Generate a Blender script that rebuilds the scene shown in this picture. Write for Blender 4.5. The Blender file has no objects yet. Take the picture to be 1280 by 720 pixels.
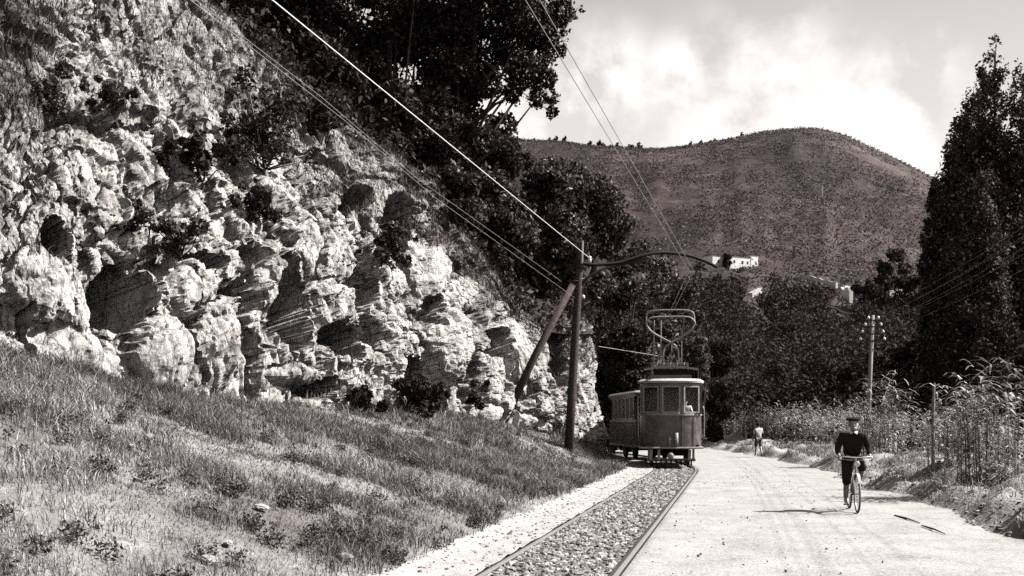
import bpy, bmesh, math, random
import numpy as np
from mathutils import Vector, Matrix
R = math.radians
sc = bpy.context.scene
COL = sc.collection
rng = np.random.default_rng(11)
random.seed(4)

# ------------------------------------------------------------------ view helpers
F, HOR, CH = 1280.0, 530.0, 1.6          # focal length in photo pixels, horizon row, eye height
def P(px, py, Y): return np.array([(px-640)/F*Y, Y, CH+(HOR-py)/F*Y])
def proj(V):
    Y = np.maximum(V[..., 1], .1)
    return 640+F*V[..., 0]/Y, HOR-F*(V[..., 2]-CH)/Y

# ------------------------------------------------------------------ numpy noise
def _h(i, j, k, s):
    n = (i*374761393 + j*668265263 + k*2147483647 + s*974634777) & 0xffffffff
    n = ((n ^ (n >> 13))*1274126177) & 0xffffffff
    n = ((n ^ (n >> 16))*2246822519) & 0xffffffff
    return ((n ^ (n >> 15)) & 0xffffff)/float(0xffffff)
def vnoise(p, s=0):
    f = np.floor(p); d = p-f; f = f.astype(np.int64); d = d*d*d*(d*(d*6-15)+10)
    x, y, z = d[..., 0], d[..., 1], d[..., 2]; i, j, k = f[..., 0], f[..., 1], f[..., 2]
    r = 0
    for a in (0, 1):
        for b in (0, 1):
            for c in (0, 1):
                r = r+_h(i+a, j+b, k+c, s)*(x if a else 1-x)*(y if b else 1-y)*(z if c else 1-z)
    return r*2-1
def fbm(p, o=4, s=0, g=.5):
    a, r, t = 1., 0, 0
    for q in range(o):
        r = r+a*vnoise(p*(2.03**q)+q*17.3, s+q); t += a; a *= g
    return r/t
def voro(p, s=0):
    f = np.floor(p).astype(np.int64); f1 = np.full(p.shape[:-1], 9.); f2 = f1.copy(); cid = np.zeros(p.shape[:-1])
    for a in (-1, 0, 1):
        for b in (-1, 0, 1):
            for c in (-1, 0, 1):
                i, j, k = f[..., 0]+a, f[..., 1]+b, f[..., 2]+c
                d = np.sqrt((i+_h(i, j, k, s)-p[..., 0])**2+(j+_h(i, j, k, s+1)-p[..., 1])**2+(k+_h(i, j, k, s+2)-p[..., 2])**2)
                near = d < f1
                f2 = np.where(near, f1, np.minimum(f2, d)); cid = np.where(near, _h(i, j, k, s+3), cid); f1 = np.where(near, d, f1)
    return f1, f2, cid
def sm(a, b, x):
    t = np.clip((x-a)/(b-a), 0, 1); return t*t*(3-2*t)
def catmull(pts, t):
    pts = np.asarray(pts, float); n = len(pts); t = np.clip(t, 0, n-1.000001); i = t.astype(int); f = (t-i)[..., None]
    g = lambda k: pts[np.clip(k, 0, n-1)]
    a, b, c, d = g(i-1), g(i), g(i+1), g(i+2)
    return .5*(2*b+(c-a)*f+(2*a-5*b+4*c-d)*f*f+(3*b-a-3*c+d)*f**3)

# ------------------------------------------------------------------ materials
def tint(v):
    k = min(1, v/.16); w = np.array([1.38, .90, .88])*(1-k)+np.array([1.025, .995, .975])*k
    return tuple(np.clip(w*v, 0, 1))+(1,)
def ramp(nt, stops):
    r = nt.nodes.new('ShaderNodeValToRGB'); e = r.color_ramp.elements
    while len(e) < len(stops): e.new(.5)
    for q, (p, v) in zip(e, stops): q.position = p; q.color = tint(v)
    return r
def mat(name, stops, scale=5., detail=8., rough=.9, bump=.3, bscale=None, dist=.03, attr=False, transl=0., spec=.2, metal=0., coat=0., mixscale=None, distort=0., alpha=1.):
    m = bpy.data.materials.new(name); m.use_nodes = True; nt = m.node_tree; b = nt.nodes['Principled BSDF']
    tc = nt.nodes.new('ShaderNodeTexCoord'); n = nt.nodes.new('ShaderNodeTexNoise')
    n.inputs['Scale'].default_value = scale; n.inputs['Detail'].default_value = detail; n.inputs['Roughness'].default_value = .62; n.inputs['Distortion'].default_value = distort
    nt.links.new(tc.outputs['Object'], n.inputs['Vector'])
    r = ramp(nt, stops); fac = n.outputs['Fac']
    if mixscale:
        n3 = nt.nodes.new('ShaderNodeTexNoise'); n3.inputs['Scale'].default_value = mixscale; n3.inputs['Detail'].default_value = 4
        nt.links.new(tc.outputs['Object'], n3.inputs['Vector'])
        mx = nt.nodes.new('ShaderNodeMath'); mx.operation = 'MULTIPLY_ADD'; mx.inputs[1].default_value = .5
        hf = nt.nodes.new('ShaderNodeMath'); hf.operation = 'MULTIPLY'; hf.inputs[1].default_value = .5
        nt.links.new(n3.outputs['Fac'], mx.inputs[0]); nt.links.new(fac, hf.inputs[0]); nt.links.new(hf.outputs[0], mx.inputs[2]); fac = mx.outputs[0]
    if attr:
        a = nt.nodes.new('ShaderNodeAttribute'); a.attribute_name = 'tone'; nt.links.new(a.outputs['Fac'], r.inputs[0])
    else: nt.links.new(fac, r.inputs[0])
    nt.links.new(r.outputs[0], b.inputs['Base Color'])
    b.inputs['Roughness'].default_value = rough; b.inputs['Specular IOR Level'].default_value = spec; b.inputs['Metallic'].default_value = metal; b.inputs['Coat Weight'].default_value = coat
    if bump:
        n2 = nt.nodes.new('ShaderNodeTexNoise'); n2.inputs['Scale'].default_value = bscale or scale*4; n2.inputs['Detail'].default_value = 6
        nt.links.new(tc.outputs['Object'], n2.inputs['Vector'])
        bp = nt.nodes.new('ShaderNodeBump'); bp.inputs['Strength'].default_value = bump; bp.inputs['Distance'].default_value = dist
        nt.links.new(n2.outputs['Fac'], bp.inputs['Height']); nt.links.new(bp.outputs[0], b.inputs['Normal'])
    if transl:
        t = nt.nodes.new('ShaderNodeBsdfTranslucent'); nt.links.new(r.outputs[0], t.inputs[0])
        ms = nt.nodes.new('ShaderNodeMixShader'); ms.inputs[0].default_value = transl
        nt.links.new(b.outputs[0], ms.inputs[1]); nt.links.new(t.outputs[0], ms.inputs[2]); nt.links.new(ms.outputs[0], nt.nodes['Material Output'].inputs[0])
    return m
M = {}
M['leaf'] = mat('dark_foliage', [(0, .006), (.6, .020), (.88, .05), (1, .13)], attr=True, bump=0, transl=.15, rough=.7)
M['leafwood'] = mat('woodland_foliage', [(0, .010), (.6, .028), (.88, .06), (1, .15)], attr=True, bump=0, transl=.15, rough=.8)
M['leafmid'] = mat('mid_foliage', [(0, .008), (.45, .035), (.75, .13), (1, .40)], attr=True, bump=0, transl=.2, rough=.65)
M['leaflight'] = mat('pale_foliage', [(0, .03), (.5, .12), (.85, .28), (1, .42)], attr=True, bump=0, transl=.2, rough=.65)
M['grass'] = mat('dry_grass', [(0, .04), (.4, .16), (.75, .34), (1, .6)], attr=True, bump=0, transl=.15, rough=.75)
M['scrub'] = mat('dry_scrub', [(0, .018), (.5, .07), (.85, .2), (1, .35)], attr=True, bump=0, transl=.15, rough=.75)
M['reed'] = mat('cane_leaves', [(0, .03), (.4, .14), (.75, .42), (1, .7)], attr=True, bump=0, transl=.2, rough=.6)
M['bark'] = mat('bark', [(.3, .03), (.7, .10)], scale=9, bump=.5, dist=.02)
M['wood'] = mat('weathered_pole_wood', [(.25, .02), (.5, .05), (.75, .11)], scale=14, bump=.4, dist=.01)
M['palewood'] = mat('pale_pole_wood', [(.3, .18), (.7, .36)], scale=12, bump=.3, dist=.01)
M['soil'] = mat('bank_soil', [(.3, .10), (.5, .2), (.7, .36)], scale=2.2, bump=.7, bscale=18, dist=.05, mixscale=.4)
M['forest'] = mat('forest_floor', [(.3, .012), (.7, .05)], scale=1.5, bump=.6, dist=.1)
M['road'] = mat('dusty_road', [(.3, .17), (.45, .31), (.6, .41)], scale=1.1, detail=12, bump=.65, bscale=30, dist=.03, mixscale=14, rough=.95)
M['gravel'] = mat('pale_gravel', [(.3, .2), (.45, .36), (.7, .5)], scale=9, detail=10, bump=.6, bscale=40, dist=.03, mixscale=2)
M['bed'] = mat('ballast_dirt', [(.35, .10), (.65, .30)], scale=9, detail=10, bump=.8, bscale=30, dist=.04)
M['stone'] = mat('ballast_stone', [(0, .10), (.5, .22), (1, .44)], attr=True, bump=.4, bscale=30, dist=.01)
M['earth'] = mat('verge_earth', [(.3, .12), (.5, .30), (.68, .52)], scale=2.2, detail=10, bump=.8, bscale=14, dist=.06, mixscale=.6)
M['hill'] = mat('hill_scrubland', [(.36, .012), (.5, .032), (.6, .07), (.72, .15)], scale=.16, detail=12, bump=.8, bscale=.5, dist=1.2, mixscale=.012)
M['ground'] = mat('far_ground', [(.3, .05), (.7, .12)], scale=.2, bump=.3)
M['paint'] = mat('dark_tram_paint', [(.32, .035), (.5, .075), (.68, .15)], scale=3.5, bump=.12, bscale=30, dist=.005, rough=.38, spec=.5)
M['paint2'] = mat('worn_tram_paint', [(.3, .08), (.7, .17)], scale=5, bump=.1, rough=.45, spec=.4)
M['trim'] = mat('weathered_tram_trim', [(.3, .2), (.7, .42)], scale=6, bump=.1, rough=.5, spec=.4)
M['roofpale'] = mat('pale_canvas_roof', [(.3, .45), (.7, .68)], scale=4, bump=.2, rough=.8)
M['iron'] = mat('dark_iron', [(.3, .008), (.7, .02)], scale=8, bump=.2, rough=.7, spec=.15)
M['greyiron'] = mat('worn_grey_iron', [(.3, .20), (.7, .42)], scale=9, bump=.15, rough=.5, spec=.4)
M['rail'] = mat('rusty_rail', [(.3, .03), (.7, .08)], scale=12, bump=.3, rough=.6)
M['railtop'] = mat('polished_rail_top', [(.3, .45), (.7, .6)], scale=20, bump=.05, rough=.35, metal=.6)
M['wire'] = mat('galvanised_wire', [(.3, .6), (.7, .8)], scale=5, bump=0, rough=.5)
M['wiredim'] = mat('tarnished_wire', [(.3, .25), (.7, .38)], scale=5, bump=0, rough=.6)
M['porcelain'] = mat('white_porcelain', [(.3, .75), (.7, .85)], bump=0, rough=.25, spec=.5)
M['plaster'] = mat('white_plaster', [(.3, .45), (.5, .68), (.7, .8)], scale=.8, bump=.3, dist=.05)
M['dryrock'] = mat('pale_dry_stone', [(.3, .20), (.7, .52)], scale=1.2, bump=.6, dist=.1)
M['roof'] = mat('old_roof_tiles', [(.3, .10), (.7, .2)], scale=2, bump=.5)
M['black'] = mat('dark_opening', [(.3, .006), (.7, .014)], bump=0)
M['skin'] = mat('skin', [(.3, .36), (.7, .44)], scale=12, bump=.05, rough=.6)
M['cloth'] = mat('black_wool', [(.3, .010), (.7, .024)], scale=30, bump=.3, dist=.01)
M['cloth2'] = mat('dark_trousers', [(.3, .014), (.7, .03)], scale=30, bump=.3, dist=.01)
M['white'] = mat('white_cotton', [(.3, .6), (.7, .75)], scale=20, bump=.2, dist=.01)
M['pale'] = mat('pale_socks', [(.3, .4), (.7, .52)], scale=20, bump=.2, dist=.01)
M['grey'] = mat('grey_cloth', [(.3, .12), (.7, .2)], scale=20, bump=.2, dist=.01)
M['hair'] = mat('dark_hair', [(.3, .01), (.7, .03)], scale=30, bump=.3, dist=.01)
M['chrome'] = mat('nickel_plating', [(.3, .55), (.7, .7)], bump=0, rough=.35, metal=.35)
M['cream'] = mat('pale_enamel', [(.3, .5), (.7, .62)], bump=0, rough=.4)
M['rubber'] = mat('grey_rubber', [(.3, .25), (.7, .38)], scale=20, bump=.1)
M['leather'] = mat('dark_leather', [(.3, .02), (.7, .05)], scale=20, bump=.1, rough=.5)
def glass():
    m = bpy.data.materials.new('window_glass'); m.use_nodes = True; nt = m.node_tree
    b = nt.nodes['Principled BSDF']; b.inputs['Base Color'].default_value = (.9, .9, .9, 1); b.inputs['Roughness'].default_value = .05
    t = nt.nodes.new('ShaderNodeBsdfTransparent'); g = nt.nodes.new('ShaderNodeBsdfGlossy'); g.inputs['Roughness'].default_value = .04
    f = nt.nodes.new('ShaderNodeFresnel'); f.inputs[0].default_value = 1.14
    ms = nt.nodes.new('ShaderNodeMixShader'); nt.links.new(f.outputs[0], ms.inputs[0]); nt.links.new(t.outputs[0], ms.inputs[1]); nt.links.new(g.outputs[0], ms.inputs[2])
    nt.links.new(ms.outputs[0], nt.nodes['Material Output'].inputs[0]); return m
M['glass'] = glass()
def rock_mat():
    m = bpy.data.materials.new('weathered_limestone'); m.use_nodes = True; nt = m.node_tree; N = nt.nodes.new; L = nt.links.new
    b = nt.nodes['Principled BSDF']; b.inputs['Roughness'].default_value = .95; b.inputs['Specular IOR Level'].default_value = .1
    tc = N('ShaderNodeTexCoord'); geo = N('ShaderNodeNewGeometry')
    mp = N('ShaderNodeMapping'); mp.inputs['Rotation'].default_value = (.35, .5, .2); mp.inputs['Scale'].default_value = (1, 1, .45); L(tc.outputs['Object'], mp.inputs[0])
    n1 = N('ShaderNodeTexNoise'); n1.inputs['Scale'].default_value = 3.2; n1.inputs['Detail'].default_value = 12; n1.inputs['Roughness'].default_value = .72; n1.inputs['Distortion'].default_value = .6; L(mp.outputs[0], n1.inputs[0])
    r1 = ramp(nt, [(.30, .08), (.38, .27), (.47, .49), (.61, .75)]); L(n1.outputs[0], r1.inputs[0])
    # broad staining, with a shape of its own
    n2 = N('ShaderNodeTexNoise'); n2.inputs['Scale'].default_value = .55; n2.inputs['Detail'].default_value = 6; L(tc.outputs['Object'], n2.inputs[0])
    r2 = ramp(nt, [(.34, .42), (.43, .85), (.52, 1.)]); L(n2.outputs[0], r2.inputs[0])
    mul = N('ShaderNodeMix'); mul.data_type = 'RGBA'; mul.blend_type = 'MULTIPLY'; mul.inputs[0].default_value = .8; L(r1.outputs[0], mul.inputs[6]); L(r2.outputs[0], mul.inputs[7])
    # fracture lines
    n5 = N('ShaderNodeTexNoise'); n5.inputs['Scale'].default_value = 1.6; n5.inputs['Detail'].default_value = 6; L(tc.outputs['Object'], n5.inputs[0])
    ad = N('ShaderNodeMix'); ad.data_type = 'RGBA'; ad.blend_type = 'LINEAR_LIGHT'; ad.inputs[0].default_value = .35; L(mp.outputs[0], ad.inputs[6]); L(n5.outputs['Color'], ad.inputs[7])
    vr = N('ShaderNodeTexVoronoi'); vr.feature = 'DISTANCE_TO_EDGE'; vr.inputs['Scale'].default_value = 1.9; L(ad.outputs[2], vr.inputs['Vector'])
    vs = N('ShaderNodeMapRange'); vs.inputs[1].default_value = .0; vs.inputs[2].default_value = .035; vs.inputs[3].default_value = .12; vs.inputs[4].default_value = 1; L(vr.outputs['Distance'], vs.inputs[0])
    m2 = N('ShaderNodeMix'); m2.data_type = 'RGBA'; m2.blend_type = 'MULTIPLY'; m2.inputs[0].default_value = .85; L(mul.outputs[2], m2.inputs[6]); L(vs.outputs[0], m2.inputs[7]); mul = m2
    # dry turf where the surface lies flat or the mask says so
    at = N('ShaderNodeAttribute'); at.attribute_name = 'tone'
    n3 = N('ShaderNodeTexNoise'); n3.inputs['Scale'].default_value = 6; n3.inputs['Detail'].default_value = 8; L(tc.outputs['Object'], n3.inputs[0])
    r3 = ramp(nt, [(.35, .05), (.5, .13), (.65, .3)]); L(n3.outputs[0], r3.inputs[0])
    mx = N('ShaderNodeMix'); mx.data_type = 'RGBA'; L(at.outputs['Fac'], mx.inputs[0]); L(mul.outputs[2], mx.inputs[6]); L(r3.outputs[0], mx.inputs[7])
    L(mx.outputs[2], b.inputs['Base Color'])
    n4 = N('ShaderNodeTexNoise'); n4.inputs['Scale'].default_value = 9; n4.inputs['Detail'].default_value = 10; n4.inputs['Roughness'].default_value = .7; L(mp.outputs[0], n4.inputs[0])
    bp = N('ShaderNodeBump'); bp.inputs['Strength'].default_value = 1; bp.inputs['Distance'].default_value = .12; L(n4.outputs[0], bp.inputs['Height']); L(bp.outputs[0], b.inputs['Normal'])
    return m
M['rock'] = rock_mat()

# ------------------------------------------------------------------ object helpers
def tag(o, label=None, cat=None, group=None, kind=None):
    if label: o['label'] = label
    if cat: o['category'] = cat
    if group: o['group'] = group
    if kind: o['kind'] = kind
    return o
def fast(name, V, Fc, m, tone=None, parent=None, smooth=False):
    me = bpy.data.meshes.new(name); V = np.ascontiguousarray(V, np.float32); Fc = np.ascontiguousarray(Fc, np.int32)
    n, k = Fc.shape
    me.vertices.add(len(V)); me.vertices.foreach_set('co', V.ravel())
    me.loops.add(n*k); me.loops.foreach_set('vertex_index', Fc.ravel())
    me.polygons.add(n); me.polygons.foreach_set('loop_start', np.arange(0, n*k, k, dtype=np.int32))
    if tone is not None:
        a = me.attributes.new('tone', 'FLOAT', 'POINT'); a.data.foreach_set('value', np.ascontiguousarray(tone, np.float32))
    me.materials.append(m); me.update(calc_edges=True); me.validate()
    me.polygons.foreach_set('use_smooth', np.full(len(me.polygons), smooth))
    o = bpy.data.objects.new(name, me); COL.objects.link(o); o.parent = parent
    return o
def grid_faces(nu, nv):
    i = np.arange(nu-1)[:, None]*nv+np.arange(nv-1)[None]; i = i.ravel()
    return np.stack([i, i+nv, i+nv+1, i+1], 1)
def empty(name, loc=(0, 0, 0), rz=0.):
    o = bpy.data.objects.new(name, None); COL.objects.link(o); o.location = loc; o.rotation_euler = (0, 0, rz); o.empty_display_size = .2
    return o
class MB:
    def __init__(s): s.v = []; s.f = []
    def add(s, V, Fs):
        b = len(s.v); s.v += [tuple(map(float, q)) for q in V]; s.f += [tuple(int(i)+b for i in f) for f in Fs]; return s
    def box(s, c, d, rz=0, ry=0, rx=0):
        m = Matrix.Rotation(rz, 3, 'Z') @ Matrix.Rotation(ry, 3, 'Y') @ Matrix.Rotation(rx, 3, 'X')
        V = [Vector(c)+m @ Vector((x*d[0]/2, y*d[1]/2, z*d[2]/2)) for x in (-1, 1) for y in (-1, 1) for z in (-1, 1)]
        return s.add(V, [(0, 1, 3, 2), (4, 6, 7, 5), (0, 4, 5, 1), (2, 3, 7, 6), (0, 2, 6, 4), (1, 5, 7, 3)])
    def tube(s, pts, r, n=8, closed=False, cap=True):
        pts = [Vector(p) for p in pts]; N = len(pts); rr = r if hasattr(r, '__len__') else [r]*N; V = []; up = None
        for i, p in enumerate(pts):
            a = pts[(i-1) % N] if closed or i else pts[0]; b = pts[(i+1) % N] if closed or i < N-1 else pts[-1]
            t = (b-a).normalized()
            if up is None:
                up = Vector((0, 0, 1)) if abs(t.z) < .9 else Vector((1, 0, 0))
            x = t.cross(up).normalized(); y = x.cross(t); up = y
            V += [p+(x*math.cos(q)+y*math.sin(q))*rr[i] for q in [2*math.pi*k/n for k in range(n)]]
        Fs = [(i*n+k, i*n+(k+1) % n, ((i+1) % N)*n+(k+1) % n, ((i+1) % N)*n+k) for i in range(N if closed else N-1) for k in range(n)]
        if cap and not closed: Fs += [tuple(range(n-1, -1, -1)), tuple((N-1)*n+k for k in range(n))]
        return s.add(V, Fs)
    def prism(s, out, z0, z1, s1=1.):
        n = len(out); V = [(x, y, z0) for x, y in out]+[(x*s1, y*s1, z1) for x, y in out]
        return s.add(V, [(k, (k+1) % n, n+(k+1) % n, n+k) for k in range(n)]+[tuple(range(n-1, -1, -1)), tuple(range(n, 2*n))])
    def torus(s, c, Rr, r, axis='X', n=40, k=8):
        A = [2*math.pi*i/n for i in range(n)]
        pts = [(c[0], c[1]+Rr*math.cos(a), c[2]+Rr*math.sin(a)) if axis == 'X' else (c[0]+Rr*math.cos(a), c[1]+Rr*math.sin(a), c[2]) for a in A]
        return s.tube(pts, r, k, closed=True)
    def ball(s, c, r, n=12, m=8):
        r = r if hasattr(r, '__len__') else (r, r, r); V = [(c[0], c[1], c[2]-r[2])]
        for j in range(1, m):
            t = math.pi*j/m-math.pi/2
            V += [(c[0]+r[0]*math.cos(t)*math.cos(2*math.pi*i/n), c[1]+r[1]*math.cos(t)*math.sin(2*math.pi*i/n), c[2]+r[2]*math.sin(t)) for i in range(n)]
        V.append((c[0], c[1], c[2]+r[2])); Fs = [(0, 1+(i+1) % n, 1+i) for i in range(n)]
        for j in range(m-2): Fs += [(1+j*n+i, 1+j*n+(i+1) % n, 1+(j+1)*n+(i+1) % n, 1+(j+1)*n+i) for i in range(n)]
        e = len(V)-1; Fs += [(1+(m-2)*n+i, 1+(m-2)*n+(i+1) % n, e) for i in range(n)]
        return s.add(V, Fs)
    def lathe(s, prof, c=(0, 0, 0), n=16):
        V = [(c[0]+r*math.cos(2*math.pi*k/n), c[1]+r*math.sin(2*math.pi*k/n), c[2]+z) for r, z in prof for k in range(n)]
        return s.add(V, [(i*n+k, i*n+(k+1) % n, (i+1)*n+(k+1) % n, (i+1)*n+k) for i in range(len(prof)-1) for k in range(n)]+[tuple(range(n-1, -1, -1)), tuple((len(prof)-1)*n+k for k in range(n))])
    def build(s, name, m, parent=None, smooth=False, bevel=0.):
        me = bpy.data.meshes.new(name); me.from_pydata(s.v, [], s.f); me.materials.append(m); me.validate()
        bm = bmesh.new(); bm.from_mesh(me); bmesh.ops.recalc_face_normals(bm, faces=bm.faces)
        if bevel: bmesh.ops.bevel(bm, geom=[e for e in bm.edges if e.calc_face_angle(0) > .6], offset=bevel, segments=2, affect='EDGES', clamp_overlap=True)
        bm.to_mesh(me); bm.free()
        if smooth: me.polygons.foreach_set('use_smooth', [True]*len(me.polygons))
        o = bpy.data.objects.new(name, me); COL.objects.link(o); o.parent = parent
        return o
def kids(o): return [c for c in COL.objects if c.parent == o]
def copy_tree(root, ch):
    c = root.copy(); COL.objects.link(c)
    for k in ch:
        d = k.copy(); COL.objects.link(d); d.parent = c
    return c

# ------------------------------------------------------------------ foliage
def leaf_quads(C, size, g, flat=0., asp=.55):
    n = len(C); a = g.normal(size=(n, 3)); a[:, 2] *= (1-flat); a /= np.linalg.norm(a, axis=1)[:, None]
    b = np.cross(a, g.normal(size=(n, 3))); b /= np.linalg.norm(b, axis=1)[:, None]
    s = (size*g.uniform(.4, 1.5, n))[:, None] if np.isscalar(size) else (size*g.uniform(.6, 1.35, n))[:, None]
    a = a*s; b = b*s*asp
    V = np.stack([C-a, C+b-.15*a, C+a, C-b-.15*a], 1).reshape(-1, 3)
    return V, np.arange(4*n).reshape(n, 4)
def cloud(cen, rad, n, size, g, shell=.45, squash=1.):
    cen = np.asarray(cen, float); rad = np.asarray(rad, float); rad = rad if rad.ndim == 2 else np.stack([rad]*3, 1)
    w = rad.prod(1)**(2/3); k = g.choice(len(cen), n, p=w/w.sum())
    d = g.normal(size=(n, 3)); d /= np.linalg.norm(d, axis=1)[:, None]
    r = shell+(1-shell)*g.uniform(0, 1, n)**.6; r *= g.uniform(.75, 1.12, n)
    C = cen[k]+d*rad[k]*r[:, None]
    keep = fbm(C*(1.1/max(.2, rad.mean())), 3, 5) > -.22
    C = C[keep]; k = k[keep]; ct = g.uniform(0, 1, len(cen))
    t = np.clip(.3*ct[k]+.7*g.uniform(0, 1, len(C))**1.8, 0, 1)
    V, Fc = leaf_quads(C, size(C) if callable(size) else size, g)
    return V, Fc, np.repeat(t, 4)
def limbs(mb, base, top, r, ends, g):
    base, top = np.array(base, float), np.array(top, float)
    T = np.linspace(0, 1, 7); path = base+(top-base)*T[:, None]; path[1:-1] += g.normal(size=(5, 3))*.025*np.linalg.norm(top-base)*np.array([1, 1, .2])
    mb.tube(path, [r*(1-.75*t)*(1.25 if t == 0 else 1) for t in T], 8)
    for e in ends:
        e = np.array(e, float); t = g.uniform(.35, .95); s = path[int(t*6)]
        mid = (s+e)/2+g.normal(size=3)*.06*np.linalg.norm(e-s); mid[2] -= .04*np.linalg.norm(e-s)
        rr = r*(1-.75*t)*.5; mb.tube([s, mid, e], [rr, rr*.65, rr*.2], 6)
def make_tree(name, base, clumps, n, size, m, g, r=.18, top=None, trunk_m=None):
    """tree > trunk, crown.  clumps: (x,y,z,radius) in world space."""
    base = np.array(base, float); cl = np.array(clumps, float); c = cl[:, :3]-base
    top = c.mean(0)*np.array([1, 1, 1.1]) if top is None else np.array(top)-base
    root = empty(name, base)
    mb = MB(); limbs(mb, (0, 0, -.3), top, r, c, g); mb.build('trunk', trunk_m or M['bark'], root, smooth=True)
    V, Fc, t = cloud(c, cl[:, 3], n, size, g); fast('crown', V, Fc, m, t, root)
    return root
def round_clumps(H, Rw, n, g, low=.3):
    out = []
    for _ in range(n):
        z = g.uniform(low, .95); w = Rw*math.sqrt(max(.08, 1-((z-.6)/.45)**2)); a = g.uniform(0, 6.28); q = math.sqrt(g.uniform(.05, 1))
        out.append((w*q*math.cos(a), w*q*math.sin(a), z*H, Rw*g.uniform(.28, .5)))
    return out
def blades(Pt, h, w, tone, g, lean=.45):
    n = len(Pt); a = g.uniform(0, 6.283, n); d = np.stack([np.cos(a), np.sin(a), 0*a], 1); s = np.stack([-np.sin(a), np.cos(a), 0*a], 1)
    a2 = a+g.normal(size=n)*.6; s = np.stack([-np.sin(a2), np.cos(a2), 0*a], 1)
    L = (lean*g.uniform(.1, 1.3, n)*h)[:, None]; up = np.array([0, 0, 1.])
    m1 = Pt+d*L*.3+up*(h*.55)[:, None]; tp = Pt+d*L+up*(h*g.uniform(.82, 1, n))[:, None]; W = s*(w/2)[:, None]
    V = np.stack([Pt-W, Pt+W, m1+W*.7, m1-W*.7, tp], 1).reshape(-1, 3); i = np.arange(n)[:, None]*5
    F4 = np.concatenate([i+np.array([0, 1, 2, 3])], 1)
    F3 = i+np.array([3, 2, 4])
    # tip as degenerate-free triangles stored as quads would be invalid, so return tris
    T = np.concatenate([F4[:, [0, 1, 2]], F4[:, [0, 2, 3]], F3], 0)
    return V, T, np.repeat(tone, 5)
def sheet_points(G, dens, g):
    """random points on a grid sheet G[nu,nv,3]; dens[nu-1,nv-1] per square metre"""
    a, b, c = G[:-1, :-1], G[1:, :-1], G[:-1, 1:]; n = np.cross(b-a, c-a); A = np.linalg.norm(n, axis=-1)
    k = g.poisson(A*dens); idx = np.repeat(np.arange(k.size), k.ravel()); i, j = np.unravel_index(idx, k.shape)
    u, v = g.uniform(0, 1, len(i))[:, None], g.uniform(0, 1, len(i))[:, None]
    q = (G[i, j]*(1-u)+G[i+1, j]*u)*(1-v)+(G[i, j+1]*(1-u)+G[i+1, j+1]*u)*v
    return q, (n/np.maximum(A, 1e-9)[..., None])[i, j], i, j

# ------------------------------------------------------------------ camera, light, sky
cam = bpy.data.cameras.new('camera'); co = bpy.data.objects.new('camera', cam); COL.objects.link(co); sc.camera = co
co.location = (0, 0, CH); co.rotation_euler = (R(90), 0, 0); cam.sensor_width = 36; cam.lens = 36; cam.shift_y = (HOR-360)/1280; cam.clip_end = 6000
S = Vector((.78, .03, .76)).normalized()      # towards the sun: from the right, a little beyond
sl = bpy.data.lights.new('sun', 'SUN'); sl.energy = 5; sl.angle = R(.5); sl.color = (1, .97, .93)
so = bpy.data.objects.new('sun', sl); COL.objects.link(so); so.rotation_euler = S.to_track_quat('Z', 'Y').to_euler(); so.location = (30, 0, 60)
w = bpy.data.worlds.new('World'); sc.world = w; w.use_nodes = True; nt = w.node_tree; N = nt.nodes.new; L = nt.links.new
sk = N('ShaderNodeTexSky'); sk.sky_type = 'NISHITA'; sk.sun_disc = False; sk.sun_elevation = math.asin(S.z); sk.sun_rotation = math.atan2(S.x, S.y); sk.air_density = 1.; sk.dust_density = 2.
bw = N('ShaderNodeRGBToBW'); L(sk.outputs[0], bw.inputs[0])
tc = N('ShaderNodeTexCoord'); nz = N('ShaderNodeTexNoise'); nz.inputs['Scale'].default_value = 13; nz.inputs['Detail'].default_value = 8; nz.inputs['Roughness'].default_value = .55; L(tc.outputs['Generated'], nz.inputs[0])
acc = None
for px, py, r, k in [(760, 105, .075, 1.), (845, 100, .06, .95), (700, 130, .07, .8), (1155, 85, .05, .9), (1000, 85, .08, .6), (910, 65, .035, .3), (1100, 175, .12, 1.), (640, 150, .08, .8), (950, 150, .14, .9), (500, 30, .1, .5), (200, -200, .2, .6), (1500, 100, .1, .8)]:
    d = Vector(((px-640)/F, 1, (HOR-py)/F)).normalized()
    vd = N('ShaderNodeVectorMath'); vd.operation = 'DISTANCE'; L(tc.outputs['Generated'], vd.inputs[0]); vd.inputs[1].default_value = d
    mr = N('ShaderNodeMapRange'); mr.interpolation_type = 'SMOOTHSTEP'; mr.inputs[1].default_value = r; mr.inputs[2].default_value = r*.1; mr.inputs[3].default_value = 0; mr.inputs[4].default_value = k; L(vd.outputs['Value'], mr.inputs[0])
    if acc is None: acc = mr.outputs[0]
    else:
        mx = N('ShaderNodeMath'); mx.operation = 'MAXIMUM'; L(acc, mx.inputs[0]); L(mr.outputs[0], mx.inputs[1]); acc = mx.outputs[0]
cn = N('ShaderNodeMapRange'); cn.inputs[1].default_value = .40; cn.inputs[2].default_value = .57; cn.inputs[3].default_value = .05; cn.inputs[4].default_value = 1.15; L(nz.outputs[0], cn.inputs[0])
cm = N('ShaderNodeMath'); cm.operation = 'MULTIPLY'; cm.use_clamp = True; L(acc, cm.inputs[0]); L(cn.outputs[0], cm.inputs[1])
sx_ = N('ShaderNodeSeparateXYZ'); L(tc.outputs['Generated'], sx_.inputs[0])
hm = N('ShaderNodeMapRange'); hm.interpolation_type = 'SMOOTHSTEP'; hm.inputs[1].default_value = .62; hm.inputs[2].default_value = .30; hm.inputs[3].default_value = 0; hm.inputs[4].default_value = .85; L(sx_.outputs[2], hm.inputs[0])
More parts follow.
